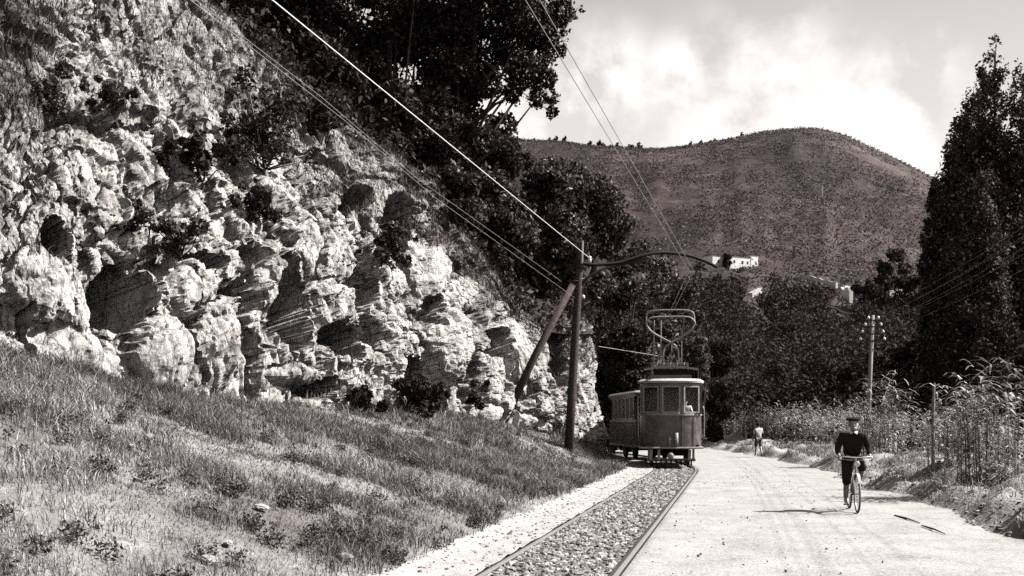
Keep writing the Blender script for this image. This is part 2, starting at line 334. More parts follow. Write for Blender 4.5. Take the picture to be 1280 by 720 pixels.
hb = N('ShaderNodeMapRange'); hb.inputs[1].default_value = .40; hb.inputs[2].default_value = .20; hb.inputs[3].default_value = 5.5; hb.inputs[4].default_value = 8.0; L(sx_.outputs[2], hb.inputs[0])
hz_ = N('ShaderNodeMix'); hz_.data_type = 'FLOAT'; L(hm.outputs[0], hz_.inputs[0]); L(bw.outputs[0], hz_.inputs[2]); L(hb.outputs[0], hz_.inputs[3])
cl = N('ShaderNodeMix'); cl.data_type = 'RGBA'; L(cm.outputs[0], cl.inputs[0]); L(hz_.outputs[0], cl.inputs[6]); cl.inputs[7].default_value = (10, 10, 10, 1)
tn = N('ShaderNodeMix'); tn.data_type = 'RGBA'; tn.blend_type = 'MULTIPLY'; tn.inputs[0].default_value = 1; L(cl.outputs[2], tn.inputs[6]); tn.inputs[7].default_value = (1.04, .985, .955, 1)
bg = nt.nodes['Background']; L(tn.outputs[2], bg.inputs[0]); bg.inputs[1].default_value = .06
sc.view_settings.view_transform = 'Standard'; sc.view_settings.look = 'None'; sc.view_settings.exposure = 1.0; sc.view_settings.gamma = 1
sc.cycles.max_bounces = 6; sc.cycles.transparent_max_bounces = 12; sc.cycles.diffuse_bounces = 0; sc.cycles.use_denoising = False

# ------------------------------------------------------------------ track curve, road edge
YY = np.arange(-6, 140, .25)
slope = np.interp(YY, [-6, 33, 50, 70, 140], [.216, .216, -.10, -.2, -.3])
CX = np.cumsum(slope)*.25; CX += .33-np.interp(10.7, YY, CX)
cx = lambda Y: np.interp(Y, YY, CX)
cs = lambda Y: np.interp(Y, YY, slope)
RX = lambda Y: np.interp(Y, [-6, 5, 14.4, 18.5, 25, 37, 49, 58, 75, 100, 140], [4.2, 5.4, 6.95, 7.8, 8.8, 10.8, 11.9, 12.4, 13.0, 9, -4])

# far ground, one sheet to the horizon
g0 = MB(); g0.add([(-4000, -200, -.6), (4000, -200, -.6), (4000, 5500, -.6), (-4000, 5500, -.6)], [(0, 1, 2, 3)]); tag(g0.build('ground', M['ground']), kind='structure')
# road
ys = np.concatenate([np.linspace(-5, 30, 240), np.linspace(30.3, 139, 150)]); t = np.linspace(0, 1, 90)
x0 = cx(ys)+.80; x1 = RX(ys)+.8
G = np.zeros((len(ys), 90, 3)); G[..., 1] = ys[:, None]; G[..., 0] = x0[:, None]+(x1-x0)[:, None]*t
q = G.copy(); G[..., 2] = .03*fbm(q*.35, 3, 1)+.014*fbm(q*2.1, 3, 2)
wob = (t-.9)*8+fbm(q*.6, 3, 9)*.6
G[..., 2] += .07*sm(-.5, .6, wob)*fbm(q*1.3+5, 3, 7)+.02
G[:, 0, 2] = .0
for off, d in ((.33, .004), (.52, .004), (.72, .004)):   # faint wheel ruts
    G[..., 2] -= d*np.exp(-((t[None]-off-.02*np.sin(ys/9)[:, None])/.018)**2)
tag(fast('road', G.reshape(-1, 3), grid_faces(len(ys), 90), M['road'], smooth=True), kind='structure')
# track bed and strip
def ribbon(o0, o1, n, zf, ya=-5, yb=70, ny=420):
    ys = np.linspace(ya, yb, ny); t = np.linspace(0, 1, n); G = np.zeros((ny, n, 3)); G[..., 1] = ys[:, None]
    G[..., 0] = cx(ys)[:, None]+o0+(o1-o0)*t; G[..., 2] = zf(G, t); return G
B_ = ribbon(-.72, .70, 24, lambda G, t: -.05+.03*fbm(G*4, 3, 3)); tag(fast('track_bed', B_.reshape(-1, 3), grid_faces(*B_.shape[:2]), M['bed'], smooth=True), kind='structure')
Sg = ribbon(-1.75, -.745, 24, lambda G, t: .01+.03*fbm(G*3, 4, 4)+.05*sm(.5, .0, t)); tag(fast('gravel_strip', Sg.reshape(-1, 3), grid_faces(*Sg.shape[:2]), M['gravel'], smooth=True), kind='structure')
# rails
for off, lab in ((.72, 'tram rail along the edge of the dusty road, dark with a worn pale top'), (-.72, 'tram rail half buried between pale gravel strip and rough ballast')):
    rt = empty('tram_rail', (cx(10.), 10, 0)); tag(rt, lab, 'rail', 'rails of the tram line')
    ys = np.linspace(-5, 68, 200); X = cx(ys)+off-rt.location.x
    m1, m2 = MB(), MB(); rt.location.z = 0 if off > 0 else -.022
    for mb, ww, za, zb, dx in ((m1, .085, -.14, .012, .0), (m2, .045, .008, .028, .035)):
        V = []
        for x, y in zip(X, ys): V += [(x+dx-ww/2, y-10, za), (x+dx+ww/2, y-10, za), (x+dx+ww/2, y-10, zb), (x+dx-ww/2, y-10, zb)]
        mb.add(V, [(i*4+k, i*4+(k+1) % 4, i*4+4+(k+1) % 4, i*4+4+k) for i in range(len(ys)-1) for k in range(4)])
    m1.build('rail_web', M['rail'], rt); m2.build('rail_head', M['railtop'], rt)
# loose stones
ico = bmesh.new(); bmesh.ops.create_icosphere(ico, subdivisions=1, radius=1); IV = np.array([v.co for v in ico.verts]); IF = np.array([[v.index for v in f.verts] for f in ico.faces]); ico.free()
def stones(name, Pt, s, label, g, m, cat='stones'):
    n = len(Pt); J = IV[None]*g.uniform(.7, 1.3, (n, len(IV), 1))*g.uniform(.6, 1.3, (n, 1, 3))*np.asarray(s)[:, None, None]
    a = g.uniform(0, 6.28, n); c_, s_ = np.cos(a)[:, None], np.sin(a)[:, None]
    J = np.stack([J[..., 0]*c_-J[..., 1]*s_, J[..., 0]*s_+J[..., 1]*c_, J[..., 2]*.75], -1)+Pt[:, None]
    o = fast(name, J.reshape(-1, 3), (IF[None]+np.arange(n)[:, None, None]*len(IV)).reshape(-1, 3), m, np.repeat(g.uniform(0, 1, n), len(IV)))
    return tag(o, label, cat, kind='stuff')
Bq, _, i_, _ = sheet_points(B_, (np.interp(B_[:-1, :-1, 1], [3, 12, 36, 37], [420, 330, 220, 0])), rng)
stones('ballast', Bq+[0, 0, .005], rng.uniform(.014, .046, len(Bq))*np.interp(Bq[:, 1], [10, 35], [1, 1.5]), 'rough pale ballast stones between the two tram rails', rng, M['stone'])
Sq, _, _, _ = sheet_points(Sg, np.interp(Sg[:-1, :-1, 1], [3, 15, 37, 38], [70, 40, 15, 0]), rng)
stones('gravel', Sq, rng.uniform(.008, .03, len(Sq)), 'loose pale gravel lying on the strip beside the track', rng, M['stone'])

# ------------------------------------------------------------------ bank, cliff, wooded slope
BASE = np.array([(-15.5, 7, 3.2), (-11.8, 12.5, 3.0), (-8.3, 17.2, 2.68), (-6.8, 20, 2.22), (-4.6, 25, 2.0), (-3.2, 28.4, 2.0), (-1.94, 31, 1.96), (0, 36, 1.6), (1.8, 38, 1.2), (3.1, 40, .66), (3.5, 45, .5), (2.8, 52, .5)])
EY = np.array([-3, 3.5, 8.5, 13, 21, 25, 28, 33.5, 36, 38.5, 44, 51])
TOP = np.array([(-23, 14, 14), (-19, 20, 15.5), P(-30, -190, 26), P(120, -120, 28.5), P(268, 10, 32), P(375, 112, 33), P(480, 185, 35), P(575, 300, 39), P(655, 390, 41), P(736, 400, 43), (1.5, 48, 7), (-1.5, 54, 8)])
BACK = TOP+np.array([(-16, 10, 15)]*4+[(-14, 14, 13), (-12, 14, 12), (-10, 15, 9), (-7, 15, 7), (-6, 16, 6.5), (-5, 16, 6), (-7, 12, 6), (-9, 8, 6)])
nb, nt_ = 420, 90
tt = np.linspace(0, len(BASE)-1, nb); Bp = catmull(BASE, tt); Ey = np.interp(tt, np.arange(len(EY)), EY); Ep = np.stack([cx(Ey)-1.62, Ey, 0*Ey+.03], 1)
v = np.linspace(0, 1.12, nt_); K = Ep[:, None]+(Bp-Ep)[:, None]*v[None, :, None]
K[..., 2] = .03+Bp[:, None, 2]*v[None]**np.interp(tt, [4, 6.5, 9], [.95, 1.9, 1.9])[:, None]
K[..., 2] += (.16*fbm(K*.5, 3, 21)+.07*fbm(K*1.7, 3, 22))*np.minimum(1, v*4)[None]
BANK = K
tag(fast('grass_bank', K.reshape(-1, 3), grid_faces(nb, nt_), M['soil'], smooth=True), kind='structure')
# cliff grid, columns evenly spread in view
tf = np.linspace(0, len(BASE)-1, 4000); bf = catmull(BASE, tf); pxf, _ = proj(bf)
dens = np.interp(tf, [0, 1, 2, 9.2, 10, 11], [.25, .6, 1, 1, .35, .2]); seg = np.gradient(pxf); w_ = np.maximum(np.abs(seg), .12)*dens+.02
cum = np.cumsum(w_); NU, NV = 1250, 440
tu = np.interp(np.linspace(cum[0], cum[-1], NU), cum, tf); b0 = catmull(BASE, tu); t0 = catmull(TOP, tu)
vv = np.linspace(-.06, 1.0, NV); av = np.clip(vv, 0, 1)
hf = np.sign(vv)*np.abs(vv)**1.55; zf_ = np.where(vv > 0, av**.86, vv*1.3)
C0 = np.empty((NU, NV, 3)); C0[..., :2] = b0[:, None, :2]+(t0-b0)[:, None, :2]*hf[None, :, None]; C0[..., 2] = b0[:, None, 2]+(t0-b0)[:, None, 2]*zf_[None]
nn = np.cross(np.gradient(C0, axis=0), np.gradient(C0, axis=1)); nn /= np.linalg.norm(nn, axis=-1)[..., None]+1e-9
if nn[NU//2, NV//3, 0] < 0: nn = -nn
for _ in range(12):
    nn[1:-1] = (nn[:-2]+nn[1:-1]+nn[2:])/3
q = C0
U = np.concatenate([[0], np.cumsum(np.linalg.norm(np.diff(b0, axis=0), axis=1))])[:, None]+0*vv[None]
Wm = np.concatenate([np.zeros((NU, 1)), np.cumsum(np.linalg.norm(np.diff(C0, axis=1), axis=2), axis=1)], 1)
uw = np.stack([U, Wm, 0*U], -1); wp = np.stack([fbm(uw*.5, 4, 31), fbm(uw*.5+9, 4, 41), 0*U], -1)
uw = uw+.9*wp+.12*np.stack([fbm(uw*3, 3, 51), fbm(uw*3+5, 3, 61), 0*U], -1)
up_ = sm(.38, .62, vv[None]+.16*fbm(q*.4, 3, 63))
def block(A, amp, s, ln, crack, cd):
    f1, f2, cid = voro(A, s); t1 = (cid*7.3) % 1-.5; t2 = (cid*13.7) % 1-.5
    fr = (A-np.floor(A))
    return amp*((cid-.5)*1.1+.55*(.6-f1)*ln+.7*(t1*(fr[..., 0]-.5)+t2*(fr[..., 1]-.5)))-cd*sm(crack, 0., f2-f1)
lo_ = uw*np.array([1/1.5, 1/2.9, 1]); e_ = uw[..., 0]*.86-uw[..., 1]*.5; f_ = uw[..., 0]*.5+uw[..., 1]*.86
hi_ = np.stack([e_/3.0, f_/1.05, 0*U], -1); k1 = np.array([2.1, 2.7, 1])
amp = np.clip(.6+.8*fbm(q*.35, 3, 65), .15, 1.3)
DL = block(lo_, .40, 3, 1.6, .16, .34)+amp*(block(lo_*k1+3, .22, 13, 1, .14, .16)+0)
DU = block(hi_, .5, 33, 1., .14, .22)+amp*(block(hi_*np.array([2.3, 2.2, 1])+3, .18, 43, .8, .14, .12)+0)
D = DL*(1-up_)+DU*up_+.85*fbm(q*.22, 3, 71)
rg = 1-np.abs(fbm(uw*np.array([1.1, .45, 1])+2, 4, 91)); rg2 = 1-np.abs(fbm(np.stack([e_*.35, f_*1.2, 0*U], -1), 4, 97)); D += .45*((rg*(1-up_)+rg2*up_)-.8)
fine = .10*fbm(uw*np.array([3, 1.6, 1]), 5, 85)
X_, Y_ = proj(C0)
wx = X_+16*fbm(q*.9, 4, 101); wy = Y_+16*fbm(q*.9, 4, 111)
BM = 0*X_
for px, py, rx, ry, h in [(264, 432, 27, 64, .75), (206, 448, 27, 56, .65), (48, 350, 30, 50, .35), (100, 450, 55, 34, .45), (562, 435, 24, 50, .75), (592, 365, 36, 22, .55), (355, 472, 42, 16, .8), (470, 240, 34, 26, .4), (492, 435, 18, 50, .6), (226, 362, 16, 28, .5), (188, 365, 14, 28, .5), (318, 345, 11, 62, .9), (645, 440, 40, 45, .6), (545, 330, 18, 40, .6), (720, 480, 20, 70, .6)]:
    e = ((X_+7*fbm(q*1.5, 3, 7)-px)/rx)**2+((Y_+7*fbm(q*1.5, 3, 8)-py)/ry)**2; k = sm(1.08, .9, e); BM = np.maximum(BM, k)
    D = D*(1-.6*k)+k*(.85*h*np.clip(1.08-e, 0, 1)**.6-.1+fine*1.3)
for px, py, rx, ry, h in [(162, 365, 30, 44, 4.), (350, 382, 30, 62, 4.), (432, 425, 36, 27, 4.), (78, 292, 20, 24, 2.2), (518, 470, 20, 26, 3.), (440, 252, 20, 16, 1.3), (503, 272, 18, 32, 1.3), (390, 488, 22, 12, .9), (612, 432, 12, 16, .9), (292, 400, 6, 60, .8), (236, 440, 4, 55, .6), (300, 330, 14, 12, .7), (455, 360, 14, 28, .9), (540, 395, 12, 18, .8), (585, 470, 9, 36, .8), (250, 332, 20, 8, .7), (690, 430, 9, 40, .7), (36, 420, 9, 40, .6), (210, 330, 12, 9, .6)]:
    e = ((wx-px)/rx)**2+((wy-py)/ry)**2; k = sm(1.1, .8, e); D = D*(1-k)-k*(h-fine*2)
D *= sm(-.05, .06, vv)[None]*.9+.1
D *= 1-.6*sm(.93, 1., vv)[None]
C1 = C0+nn*D[..., None]
# second stage: small relief laid on the already folded surface, so that it does not smear over steep sides
def normals(C):
    n = np.cross(np.gradient(C, axis=0), np.gradient(C, axis=1)); n /= np.linalg.norm(n, axis=-1)[..., None]+1e-9
    return -n if n[NU//2, NV//3, 0] < 0 else n
n2 = normals(C1)
for _ in range(3): n2[1:-1, 1:-1] = (n2[1:-1, 1:-1]+n2[:-2, 1:-1]+n2[2:, 1:-1]+n2[1:-1, :-2]+n2[1:-1, 2:])/5
an = np.array([1, 1, .6]); f1, f2, ci_ = voro(C1*an*2.6+.5*fbm(C1*2, 3, 99)[..., None], 23); g1, g2, _c = voro(C1*an*6.5, 29)
D2 = amp*(.15*(.6-f1)+.10*(ci_-.5)-.07*sm(.14, 0, f2-f1)+.05*(.5-g1)-.025*sm(.14, 0, g2-g1))+.15*fbm(C1*an*1.8, 5, 81, .55)+.06*fbm(C1*7, 4, 83, .6)
D2 *= sm(-.03, .06, vv)[None]*(.74-.30*BM)
C1 = C1+n2*D2[..., None]
n1 = np.cross(np.gradient(C1, axis=0), np.gradient(C1, axis=1)); n1 /= np.linalg.norm(n1, axis=-1)[..., None]+1e-9
if n1[NU//2, NV//3, 0] < 0: n1 = -n1
nz_ = n1[..., 2].copy()
for _ in range(3): nz_[1:-1, 1:-1] = (nz_[1:-1, 1:-1]*2+nz_[:-2, 1:-1]+nz_[2:, 1:-1]+nz_[1:-1, :-2]+nz_[1:-1, 2:])/6
turf = sm(.55, .85, nz_+.4*fbm(q*.8, 4, 121)+.2*up_)*sm(-.2, .2, fbm(q*.33, 3, 131)+.4*up_-.15)
turf = np.maximum(turf, up_*.95*sm(.02, .22, fbm(np.stack([e_*.13, f_*.62, 0*U], -1), 4, 133)+.12*fbm(q*1.5, 3, 135)))
turf = np.maximum(turf, up_*(.46+.4*fbm(q*.9, 3, 139)))
turf = np.maximum(turf, sm(110, 40, X_+40*fbm(q*.5, 3, 137))*sm(190, 120, Y_)*.9)
turf = np.maximum(turf, sm(.93, 1., vv)[None]*.8)
CLIFF = C1
tag(fast('cliff', C1.reshape(-1, 3), grid_faces(NU, NV), M['rock'], turf.ravel(), smooth=False), kind='structure')
cpx, cpy = proj(C1)
def cliff_at(px, py):
    d = (cpx-px)**2+(cpy-py)**2+(C1[..., 1]-C1[..., 1].min())*.5; i = np.unravel_index(np.argmin(d), d.shape); return C1[i], n1[i]
# wooded slope behind the cliff
th = np.linspace(0, len(TOP)-1, 160); a_, b_ = catmull(TOP, th), catmull(BACK, th); vh = np.linspace(-.04, 1.6, 60)
HS = a_[:, None]+(b_-a_)[:, None]*vh[None, :, None]; HS[..., 2] -= .35; HS[..., 2] += .7*fbm(HS*.2, 3, 141)*np.clip(vh*3, 0, 1)[None]
HS[..., 2] -= 5*np.clip(vh-1.1, 0, 1)[None]**2
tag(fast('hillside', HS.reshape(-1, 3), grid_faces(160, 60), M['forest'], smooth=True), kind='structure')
def hs_z(x, y):
    d = (HS[..., 0]-x)**2+(HS[..., 1]-y)**2; return HS[np.unravel_index(np.argmin(d), d.shape)][2]

# ------------------------------------------------------------------ grass on the bank
q, _, gi, gj = sheet_points(BANK, np.interp(BANK[:-1, :-1, 1], [2, 6, 12, 25, 40, 41, 52], [200, 1900, 1400, 800, 500, 300, 0])*np.interp(v[:-1], [0, .04, .1, 1.1], [.15, .5, 1, 1])[None], rng)
pt = .5+.9*fbm(q*.45, 4, 151)+.25*fbm(q*2.2, 2, 152); keep = rng.uniform(0, 1, len(q)) < np.clip(.75+1.6*fbm(q*.7, 4, 153), .34, 1); q = q[keep]; pt = pt[keep]
up2 = np.clip((v[gj[keep]]-.55)*2, 0, 1)
tone = np.clip(.42*pt+.75*rng.uniform(0, 1, len(q))**1.4-.16*up2-.05, 0, 1)
hh = rng.uniform(.07, .29, len(q))*np.interp(q[:, 1], [6, 16], [.7, 1])*np.clip(.75+1.6*fbm(q*.8, 4, 154), .3, 2.)*(1+.5*up2); ww = np.interp(q[:, 1], [6, 14, 40], [.006, .011, .024])*rng.uniform(.7, 1.4, len(q))
V, T, tn_ = blades(q-[0, 0, .02], hh, ww, tone, rng, 1.05); tag(fast('grass', V, T, M['grass'], tn_), 'dry tangled grass covering the bank below the rock face', 'grass', kind='stuff')
# small leafy weeds in the bank
q, _, _, _ = sheet_points(BANK, np.interp(BANK[:-1, :-1, 1], [3, 8, 30, 41, 42], [7., 5., 3., 1.5, 0])*np.ones(nt_-1)[None], rng)
k = fbm(q*.5, 3, 161) > -.12; q = q[k]; rr = rng.uniform(.05, .28, len(q))**1.2; V, Fc, t = cloud(q+[0, 0, .08], np.stack([rr, rr, rr*.8], 1), 170000, .017, rng, .1)
V2 = V; tag(fast('weeds', V2, Fc, M['scrub'], t), 'low dark leafy weeds scattered through the bank grass', 'weeds', kind='stuff')
# pale stones showing through the bank
for px, py, s in [(185, 553, .12), (325, 640, .1), (290, 683, .09), (260, 708, .12), (430, 708, .16), (385, 620, .07), (165, 560, .08), (120, 660, .07)]:
    d = np.abs(proj(BANK)[0]-px)+np.abs(proj(BANK)[1]-py); pos = BANK[np.unravel_index(np.argmin(d), d.shape)]
    mb = MB(); J = IV*rng.uniform(.7, 1.3, (len(IV), 1))*np.array([1.5, 1., .6])*s*.65; mb.add(J, IF)
    o = mb.build('stone', M['dryrock'], bevel=s*.12); o.location = pos+[0, 0, .05]; o.rotation_euler = (.2, .1, rng.uniform(0, 6))
    where = {185: 'upper left of the bank, longest of its pair', 165: 'upper left of the bank, smaller of its pair', 325: 'middle of the grass bank', 290: 'lower middle of the grass bank', 260: 'bottom of the grass bank near the picture edge', 430: 'foot of the bank beside the gravel strip', 385: 'bank grass right of the middle', 120: 'dark weeds at lower left'}[px]
    tag(o, 'pale stone showing through at the '+where, 'stone', 'pale stones on the bank')

# dry grass and scrub on the rock ledges
dn = turf[:-1, :-1]*np.interp(C1[:-1, :-1, 1], [3, 14, 40, 46], [60, 210, 120, 0])
q, nq, gi, gj = sheet_points(C1, dn, rng)
tone = np.clip(.35+.5*fbm(q*.6, 3, 171)+.5*rng.uniform(-.5, .8, len(q)), 0, 1)
V, T, tn_ = blades(q-[0, 0, .03], rng.uniform(.10, .38, len(q)), np.interp(q[:, 1], [10, 40], [.016, .03]), tone, rng, .8); tag(fast('ledge_grass', V, T, M['scrub'], tn_), 'brown dry grass growing on ledges of the rock face', 'grass', kind='stuff')
sh = [(250, 205, 44, 9, 0), (330, 190, 60, 16, 1), (385, 145, 34, 8, 2), (225, 300, 40, 9, 3), (475, 312, 34, 9, 4), (320, 262, 34, 8, 5), (60, 118, 40, 9, 6), (500, 495, 46, 10, 7), (585, 500, 24, 7, 8), (440, 500, 26, 7, 9), (140, 125, 26, 6, 10), (560, 262, 20, 6, 11), (620, 340, 30, 8, 12), (660, 345, 28, 8, 13), (695, 365, 28, 8, 14), (540, 505, 26, 7, 15), (155, 270, 26, 6, 16)]
SL = ['dark shrub hanging on the rock left of the bare-branched small tree', 'small dark tree with pale bare branches growing on the rock face', 'dark shrub at the upper right edge of the rock under the trees', 'brown scrubby bush on the rock above the fluted boulders', 'dark shrub in a hollow of the rock beneath the pale wires', 'dark shrub below the small bare-branched tree on the rock', 'brown bush high on the rock at the left picture edge', 'widest dark shrub at the cliff foot beside the grass', 'small shrub at the cliff foot near the leaning pole strut', 'low dark shrub at the cliff foot below the cave', 'small brown bush on the upper left rock shoulder', 'small shrub on the rock edge by the wires', 'shrub on the rock crest left of the pole', 'shrub behind the rock crest close to the leaning strut', 'shrub behind the strut and pole tops', 'dark shrub at the cliff foot below the round pale boulder', 'brown tuft of bush on the rock above the left cave']
for px, py, r, nc, i in sh:
    p, nr = cliff_at(px, py+r*.5); rm = r/F*p[1]; c = []
    for _ in range(nc*2+6):
        a = rng.normal(size=3); a /= np.linalg.norm(a); c.append(list(p+np.array([0, 0, rm*.5])+nr*rm*.45+a*rm*rng.uniform(.15, 1.15)*np.array([1.1, 1.1, .85]))+[rm*rng.uniform(.10, .30)])
    brown = i in (3, 6, 10, 16)
    o = make_tree('small_tree' if i == 1 else 'shrub', p-nr*.2, c, int(1500+rm*rm*2600), .05 if p[1] < 22 else .065, M['scrub' if brown else ('leafmid' if i in (1, 4, 5, 8, 12, 13) else 'leafwood')], rng, r=.05 if i != 1 else .09, trunk_m=M['palewood'] if i == 1 else None)
    tag(o, SL[i], 'tree' if i == 1 else 'shrub', None if i == 1 else 'shrubs on the rock face')

# ------------------------------------------------------------------ scrub and trees of the slope behind
q, nq, gi, gj = sheet_points(HS, np.where(HS[:-1, :-1, 1] < 75, .9, 0)*np.interp(vh[:-1], [-.04, .0, 1.2, 1.6], [1.4, 1, .8, .2])[None], rng)
rr = rng.uniform(.35, .95, len(q)); cen = q+np.stack([0*rr, 0*rr, rr*.5], 1); n = 120000
V, Fc, t = cloud(cen, np.stack([rr, rr, rr*.9], 1), n, .11, rng, .5); tag(fast('scrub', V, Fc, M['leafmid'], t*.85), 'dense dark scrub covering the slope above the rock face', 'scrub', kind='stuff')
gt = np.random.default_rng(5)
def slope_tree(px, top, hw, Y, mk, label, n=19000, size=.115, nc=34, group='trees on the slope above the rock'):
    x = (px-640)/F*Y; z0 = hs_z(x, Y); ht = CH+(HOR-top)/F*Y-z0; ht = max(ht, 2.); rw = hw/F*Y
    cl = [(x+a, Y+b, z0+c, r) for a, b, c, r in round_clumps(ht, rw, nc, gt, .22)]
    return tag(make_tree('broadleaf_tree', (x, Y, z0), cl, n, size, M[mk], gt, r=.12+ht*.012), label, 'tree', group)
for px, top, hw, Y, mk, lab in [
    (290, -130, 60, 40, 'leaf', 'leftmost dark tree on the slope, crown cut by the top edge above the rock'),
    (355, -90, 60, 43, 'leaf', 'dark tree behind the upper end of the pale cable'),
    (420, -110, 70, 46, 'leaf', 'tall dark tree right of the cable with sky specks at its top'),
    (485, -80, 70, 44, 'leaf', 'tallest black tree mass left of the overhanging crown'),
    (545, -20, 60, 47, 'leaf', 'black tree directly left of the overhanging crown'),
    (400, 60, 50, 39, 'leaf', 'lower dark tree beneath the cable near the rock edge'),
    (470, 110, 48, 41, 'leaf', 'dark bushy tree just above the rock edge under the cable'),
    (530, 110, 50, 45, 'leafmid', 'speckled tree on the slope below the overhanging crown'),
    (600, 135, 48, 48, 'leafmid', 'bushy tree below the tip of the overhanging crown'),
    (632, 160, 34, 52, 'leaf', 'dark rounded tree on the skyline left of the far hill'),
    (560, 220, 46, 43, 'leafmid', 'leafy tree between the pale cable and the thin wires'),
    (625, 240, 44, 47, 'leafmid', 'leafy tree on the slope midway down the pale cable'),
    (680, 205, 48, 54, 'leafmid', 'leafy tree against the far hill left of the wooden pole'),
    (690, 275, 42, 48, 'leafmid', 'leafy tree behind the lower end of the pale cable'),
    (740, 235, 46, 58, 'leafmid', 'tall speckled tree rising behind the top of the wooden pole')]:
    slope_tree(px, top, hw, Y, mk, lab)
def ground_tree(px, top, hw, Y, mk, label, n=17000, size=.125, z0=0., nc=36, low=.08, group='trees behind the tram'):
    x = (px-640)/F*Y; ht = CH+(HOR-top)/F*Y-z0; rw = hw/F*Y
    cl = [(x+a, Y+b, z0+c, r) for a, b, c, r in round_clumps(ht, rw, nc, gt, low)]
    return tag(make_tree('broadleaf_tree', (x, Y, z0), cl, n, size, M[mk], gt, r=.2), label, 'tree', group)
for px, top, hw, Y, mk, lab in [
    (765, 330, 42, 58, 'leafmid', 'leafy tree beside the right side of the wooden pole'),
    (800, 300, 46, 64, 'leafmid', 'leafy tree under the curved bracket arm'),
    (840, 345, 40, 70, 'leafmid', 'leafy tree behind the bow collector of the tram'),
    (785, 400, 36, 58, 'leaf', 'dark tree behind the roof of the trailer car'),
    (872, 372, 15, 66, 'leaflight', 'narrow pale tree standing right of the bow collector'),
    (893, 425, 20, 72, 'leafmid', 'grey bushy tree right of the tram roof')]:
    ground_tree(px, top, hw, Y, mk, lab)
# the overhanging crown against the sky
Yo = 46
cl = [list(P(a, b, Yo+gt.uniform(-2.5, 2.5)))+[r/F*Yo] for a, b, r in [(600, 5, 42), (560, 20, 46), (640, -5, 34), (665, 22, 28), (700, 14, 20), (722, 10, 9), (712, 24, 11), (690, 40, 22), (640, 60, 32), (672, 70, 24), (655, 92, 24), (682, 98, 14), (690, 122, 11), (672, 122, 14), (690, 141, 9), (600, 60, 40), (612, 105, 22), (580, 95, 34), (555, 70, 36), (640, 118, 14), (700, 62, 10), (650, 30, 30), (620, -40, 50), (560, -50, 50), (680, -30, 25)]]
xb, zb = (560-640)/F*Yo, hs_z((560-640)/F*Yo, Yo)
tag(make_tree('overhanging_tree', (xb, Yo, zb), cl, 44000, .095, M['leaf'], gt, r=.30, top=P(590, 20, Yo)), 'big dark tree whose ragged crown overhangs against the pale sky', 'tree')

# ------------------------------------------------------------------ far hill, wood, poplars
LP = [(-900, 340), (740, 345), (870, 337), (950, 334), (1000, 343), (1045, 355), (1100, 354), (1200, 350), (1300, 345), (2200, 340)]
RP = [(-900, 60), (300, 120), (560, 165), (650, 178), (720, 182), (780, 189), (830, 190), (870, 184), (910, 176), (960, 167), (1000, 163), (1030, 163), (1060, 172), (1100, 190), (1150, 214), (1200, 240), (1300, 285), (1600, 330), (2200, 360)]
hx = np.linspace(-500, 1900, 420); hy = np.concatenate([np.linspace(58, 300, 90), np.linspace(304, 640, 130), np.linspace(650, 1100, 25)])
def hill_z(px, Y):
    lp = np.interp(px, *zip(*LP)); rp = np.interp(px, *zip(*RP)); r_ = 0
    for s in (-18, -9, 9, 18): r_ = r_+np.interp(px+s, *zip(*RP))
    rp = .2*rp+.2*r_
    zl = CH+(HOR-lp)/F*300; zr = CH+(HOR-rp)/F*620; u = np.clip((Y-300)/320, 0, 1)
    z = np.where(Y < 300, zl*np.clip((Y-58)/242, 0, 1)**1.45, zl+(zr-zl)*(u*.55+.45*np.sin(u*math.pi/2)))
    return np.where(Y > 620, zr-(Y-620)*.35, z)
HX, HY = np.meshgrid(hx, hy, indexing='ij'); H = np.stack([(HX-640)/F*HY, HY, hill_z(HX, HY)], -1)
rel = np.clip((HY-90)/60, 0, 1)*np.clip(np.abs(HY-620)/120, .05, 1)*np.where((HY > 280) & (HY < 320), .3, 1)
gul = -np.abs(fbm(np.stack([HX/90, HY/260, 0*HX], -1), 4, 201)); H[..., 2] += rel*(gul*9+2.8*fbm(H*.03, 4, 202)+1.2)
H[..., 2] -= .55
tag(fast('hill', H.reshape(-1, 3), grid_faces(len(hx), len(hy)), M['hill'], smooth=True), kind='structure')
def hz(px, Y):
    i = np.clip(np.searchsorted(hx, px), 1, len(hx)-1); j = np.clip(np.searchsorted(hy, Y), 1, len(hy)-1); return H[i, j, 2]
gh = np.random.default_rng(8)
# scrub dotting the hill
n = 62000; px = gh.uniform(600, 1300, n); Y = 240+390*gh.uniform(0, 1, n)**1.05; z = hz(px, Y); c = np.stack([(px-640)/F*Y, Y, z+.3], 1)
k = fbm(c*.018, 3, 211)+.8*fbm(c*.12, 2, 212) > -.15-.4*gh.uniform(0, 1, n); c = c[k]
off = gh.normal(size=(len(c), 3, 3))*np.array([.5, .5, .35]); cc = (c[:, None]+off).reshape(-1, 3)
V, Fc = leaf_quads(cc, .29, gh, .3, .8); tag(fast('hill_scrub', V, Fc, M['scrub'], np.repeat(gh.uniform(0, .8, len(cc)), 4)), 'low dark scrub speckling the far hill', 'scrub', kind='stuff')
